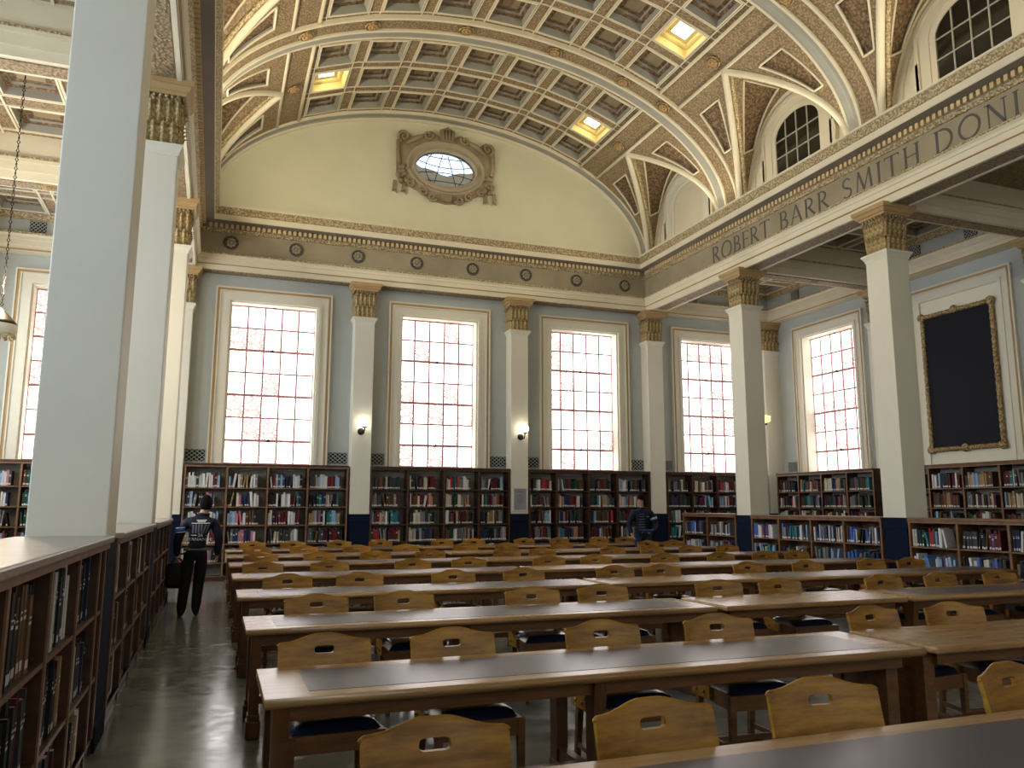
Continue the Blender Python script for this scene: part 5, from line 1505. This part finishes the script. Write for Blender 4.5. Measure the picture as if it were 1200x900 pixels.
b = MB(); b.tube([(0.17 * math.cos(t) * 1.02 + 0.005, 0.128 * math.sin(t), 0.985) for t in [i * PI / 12 for i in range(24)]], 0.022, 6, 0, True, True); b.build('jacket_hem', M['hem'], p1)
b = MB(); b.tube([(0.068 + 0.078 * math.cos(t), 0.075 + 0.075 * math.sin(t), 1.50) for t in [i * PI / 10 for i in range(20)]], 0.02, 6, 0, True, True); b.build('collar', M['jacket'], p1)
def print_on(name, v2, f2, m_): return draped(name, v2, f2, bvh, -1.0, m_, p1, 0.008, 1)
v, f = flat_text('FERNANDE', 0.062); print_on('name_print', [(x * 1.15 + 0.03, z + 1.115) for x, z, _ in v], f, M['print_white'])
v, f = flat_text('26', 0.062); print_on('number_print', [(x * 1.2 + 0.045, z + 1.175) for x, z, _ in v], f, M['print_white'])
for x0, x1, z in ((-0.10, -0.01, 1.195), (0.11, 0.16, 1.188), (-0.09, 0.17, 1.372)):
    v, f = rect(x0, x1, z - 0.005, z + 0.005); print_on('line_print', v, f, M['print_white'])
for i, x in enumerate((-0.075, -0.035, 0.005, 0.045, 0.085, 0.125)):
    v, f = rect(x, x + 0.020, 1.225, 1.355, 2, 5); print_on('stripe_print', [(q[0] + (0.02 * (q[1] - 1.29) / 0.065 if i > 3 else 0), q[1]) for q in v], f, M['print_grey'])
for x0, x1, z in ((-0.02, 0.12, 1.415), (-0.005, 0.105, 1.395)):
    v, f = rect(x0, x1, z - 0.007, z + 0.007); print_on('lettering_band', v, f, M['print_white'])
b = MB(); 
for dz, r_ in ((0.0, 0.083),):
    b.tube([(-0.225, 0.012, 1.245), (-0.235, 0.01, 1.30)], [0.079, 0.083], 14)
b.build('armband', M['band_blue'], p1)
for z, x in ((1.305, -0.236), (1.24, -0.226)):
    b = MB(); b.tube([(x + 0.001, 0.01, z - 0.006), (x, 0.01, z + 0.006)], 0.0845, 14); b.build('armband_stripe', M['print_white'], p1)
b = MB(); b.tube([(-0.215, 0.06, 0.905), (-0.214, 0.062, 0.925)], 0.061, 12); b.build('cuff', M['jacket'], p1)
# bag in the left hand
bgm = MB()
def bagf(u, v):
    a = 2 * PI * u; ph = PI * v
    sx = math.copysign(abs(math.cos(a)) ** 0.55, math.cos(a)); sy = math.copysign(abs(math.sin(a)) ** 0.55, math.sin(a)); r_ = math.sin(ph) ** 0.35
    return (0.155 * sx * r_, 0.085 * sy * r_, 0.19 * math.copysign(abs(math.cos(ph)) ** 0.7, math.cos(ph)))
bgm.grid(bagf, 28, 14)
bag = thing('holdall_bag', 'black bag hanging from the walking person hand', 'bag', (-0.475, 13.18, 0.60))
bgm.build('bag_body', M['black'], bag)
for dy in (-0.04, 0.04):
    b = MB(); b.tube([(-0.08, dy, 0.17), (-0.05, dy * 0.6, 0.235), (0.0, 0, 0.262), (0.05, dy * 0.6, 0.235), (0.08, dy, 0.17)], 0.012, 6); b.build('handle', M['trousers'], bag)
b = MB(); b.cbox(-0.12, 0.12, -0.105, -0.075, -0.13, 0.02, 0.012); b.build('pocket', M['trousers'], bag)

# ---- standing person by the far pilaster (faces the camera, head turned to the left)
p2 = thing('person', 'dark-haired person in a quilted navy jacket standing among the far tables', 'person', (9.36, 16.5, 0), math.radians(-12))
p2.scale = (1.07, 1.07, 1.07)
N1 = []
JN = 1
pel = nd(0, 0, 0.95, 0.155, 0.115, -1, K)
wa = nd(0.0, 0.0, 1.06, 0.165, 0.125, pel, J)
ch = nd(0.0, 0.0, 1.25, 0.190, 0.135, wa, J)
uc = nd(0.0, 0.015, 1.40, 0.170, 0.110, ch, J)
nb_ = nd(-0.01, 0.01, 1.48, 0.072, 0.066, uc, J)
nk = nd(-0.015, 0.0, 1.53, 0.052, 0.052, nb_, SK)
h1 = nd(-0.025, -0.02, 1.585, 0.066, 0.076, nk, SK)
h2 = nd(-0.025, -0.015, 1.66, 0.080, 0.096, h1, SK)
h3 = nd(-0.02, -0.01, 1.715, 0.062, 0.078, h2, SK)
for s in (-1, 1):
    sh = nd(s * 0.195, 0.0, 1.40, 0.078, 0.078, uc, J)
    if s < 0:
        el = nd(-0.30, 0.02, 1.14, 0.066, 0.066, sh, J); w_ = nd(-0.30, -0.13, 0.98, 0.054, 0.054, el, J); ww = nd(-0.297, -0.16, 0.95, 0.030, 0.026, w_, SK); hand(N1, ww, (0.15, -0.5, -0.8), (-0.3, -0.8, 0.4), (1, 0, 0), SK, 0.5)
    else:
        el = nd(0.30, -0.02, 1.15, 0.066, 0.066, sh, J); w_ = nd(0.17, -0.22, 1.02, 0.054, 0.054, el, J); ww = nd(0.14, -0.24, 1.01, 0.030, 0.026, w_, SK); hand(N1, ww, (-1, -0.25, -0.1), (0, -0.2, 1), (0.3, 1, 0), SK, 0.7)
for s in (-1, 1):
    hp = nd(s * 0.095, 0, 0.88, 0.105, 0.105, pel, K)
    k_ = nd(s * 0.105, -0.02, 0.50, 0.075, 0.075, hp, K); a_ = nd(s * 0.11, 0.0, 0.12, 0.055, 0.058, k_, K)
    f_ = nd(s * 0.115, 0.04, 0.048, 0.046, 0.042, a_, SH); nd(s * 0.13, -0.16, 0.036, 0.042, 0.030, f_, SH)
body = skinned('body', N1, [M['jacket'], M['jeans'], M['skin'], M['shoe']], p2)
bvh = BVHTree.FromPolygons([v.co for v in body.data.vertices], [p.vertices for p in body.data.polygons])
head_parts(p2, Vector((-0.025, -0.015, 1.66)), math.radians(-38), 0.092)
for i in range(7):
    z = 1.03 + i * 0.055
    v, f = rect(-0.115 + 0.004 * i, 0.02, z, z + 0.012, 6, 1); draped('quilt_line', v, f, bvh, -1.0, M['print_grey'], p2, 0.006, 1)
v, f = rect(0.06, 0.115, 1.31, 1.318, 3, 1); draped('chest_print', v, f, bvh, -1.0, M['print_white'], p2, 0.006, 1)
b = MB(); b.tube([(0.238, -0.008, 1.29), (0.252, -0.010, 1.25)], [0.083, 0.081], 14); b.build('armband', M['print_white'], p2)
b = MB(); b.tube([(0.24, -0.008, 1.277), (0.247, -0.009, 1.263)], 0.0835, 14); b.build('armband_stripe', M['band_blue'], p2)
b = MB(); b.cbox(-0.12, 0.12, -0.01, 0.016, -0.09, 0.09, 0.006)
fo = thing('blue_folder', 'small blue booklet held by the standing person', 'booklet', (9.33, 16.20, 1.07), math.radians(-10)); fo.rotation_euler = (math.radians(65), 0, math.radians(-10))
b.build('cover', mat('booklet_blue', (0.06, 0.09, 0.20), 0.4), fo)
# backpack on the standing person's far shoulder
bp = thing('backpack', 'black backpack behind the standing person shoulder', 'bag', (9.56, 16.68, 1.27), math.radians(-12))
b = MB(); b.cbox(-0.20, 0.20, -0.0, 0.17, -0.28, 0.25, 0.06); b.build('pack_body', M['black'], bp)
b = MB(); b.cbox(-0.14, 0.14, 0.16, 0.22, -0.22, 0.02, 0.03); b.build('pocket', M['trousers'], bp)
for s in (-1, 1):
    b = MB(); b.tube([(s * 0.12 - 0.06, 0.0, 0.20), (s * 0.12 - 0.06, -0.10, 0.26), (s * 0.12 - 0.06, -0.17, 0.22)], 0.018, 6); b.build('strap', M['trousers'], bp)
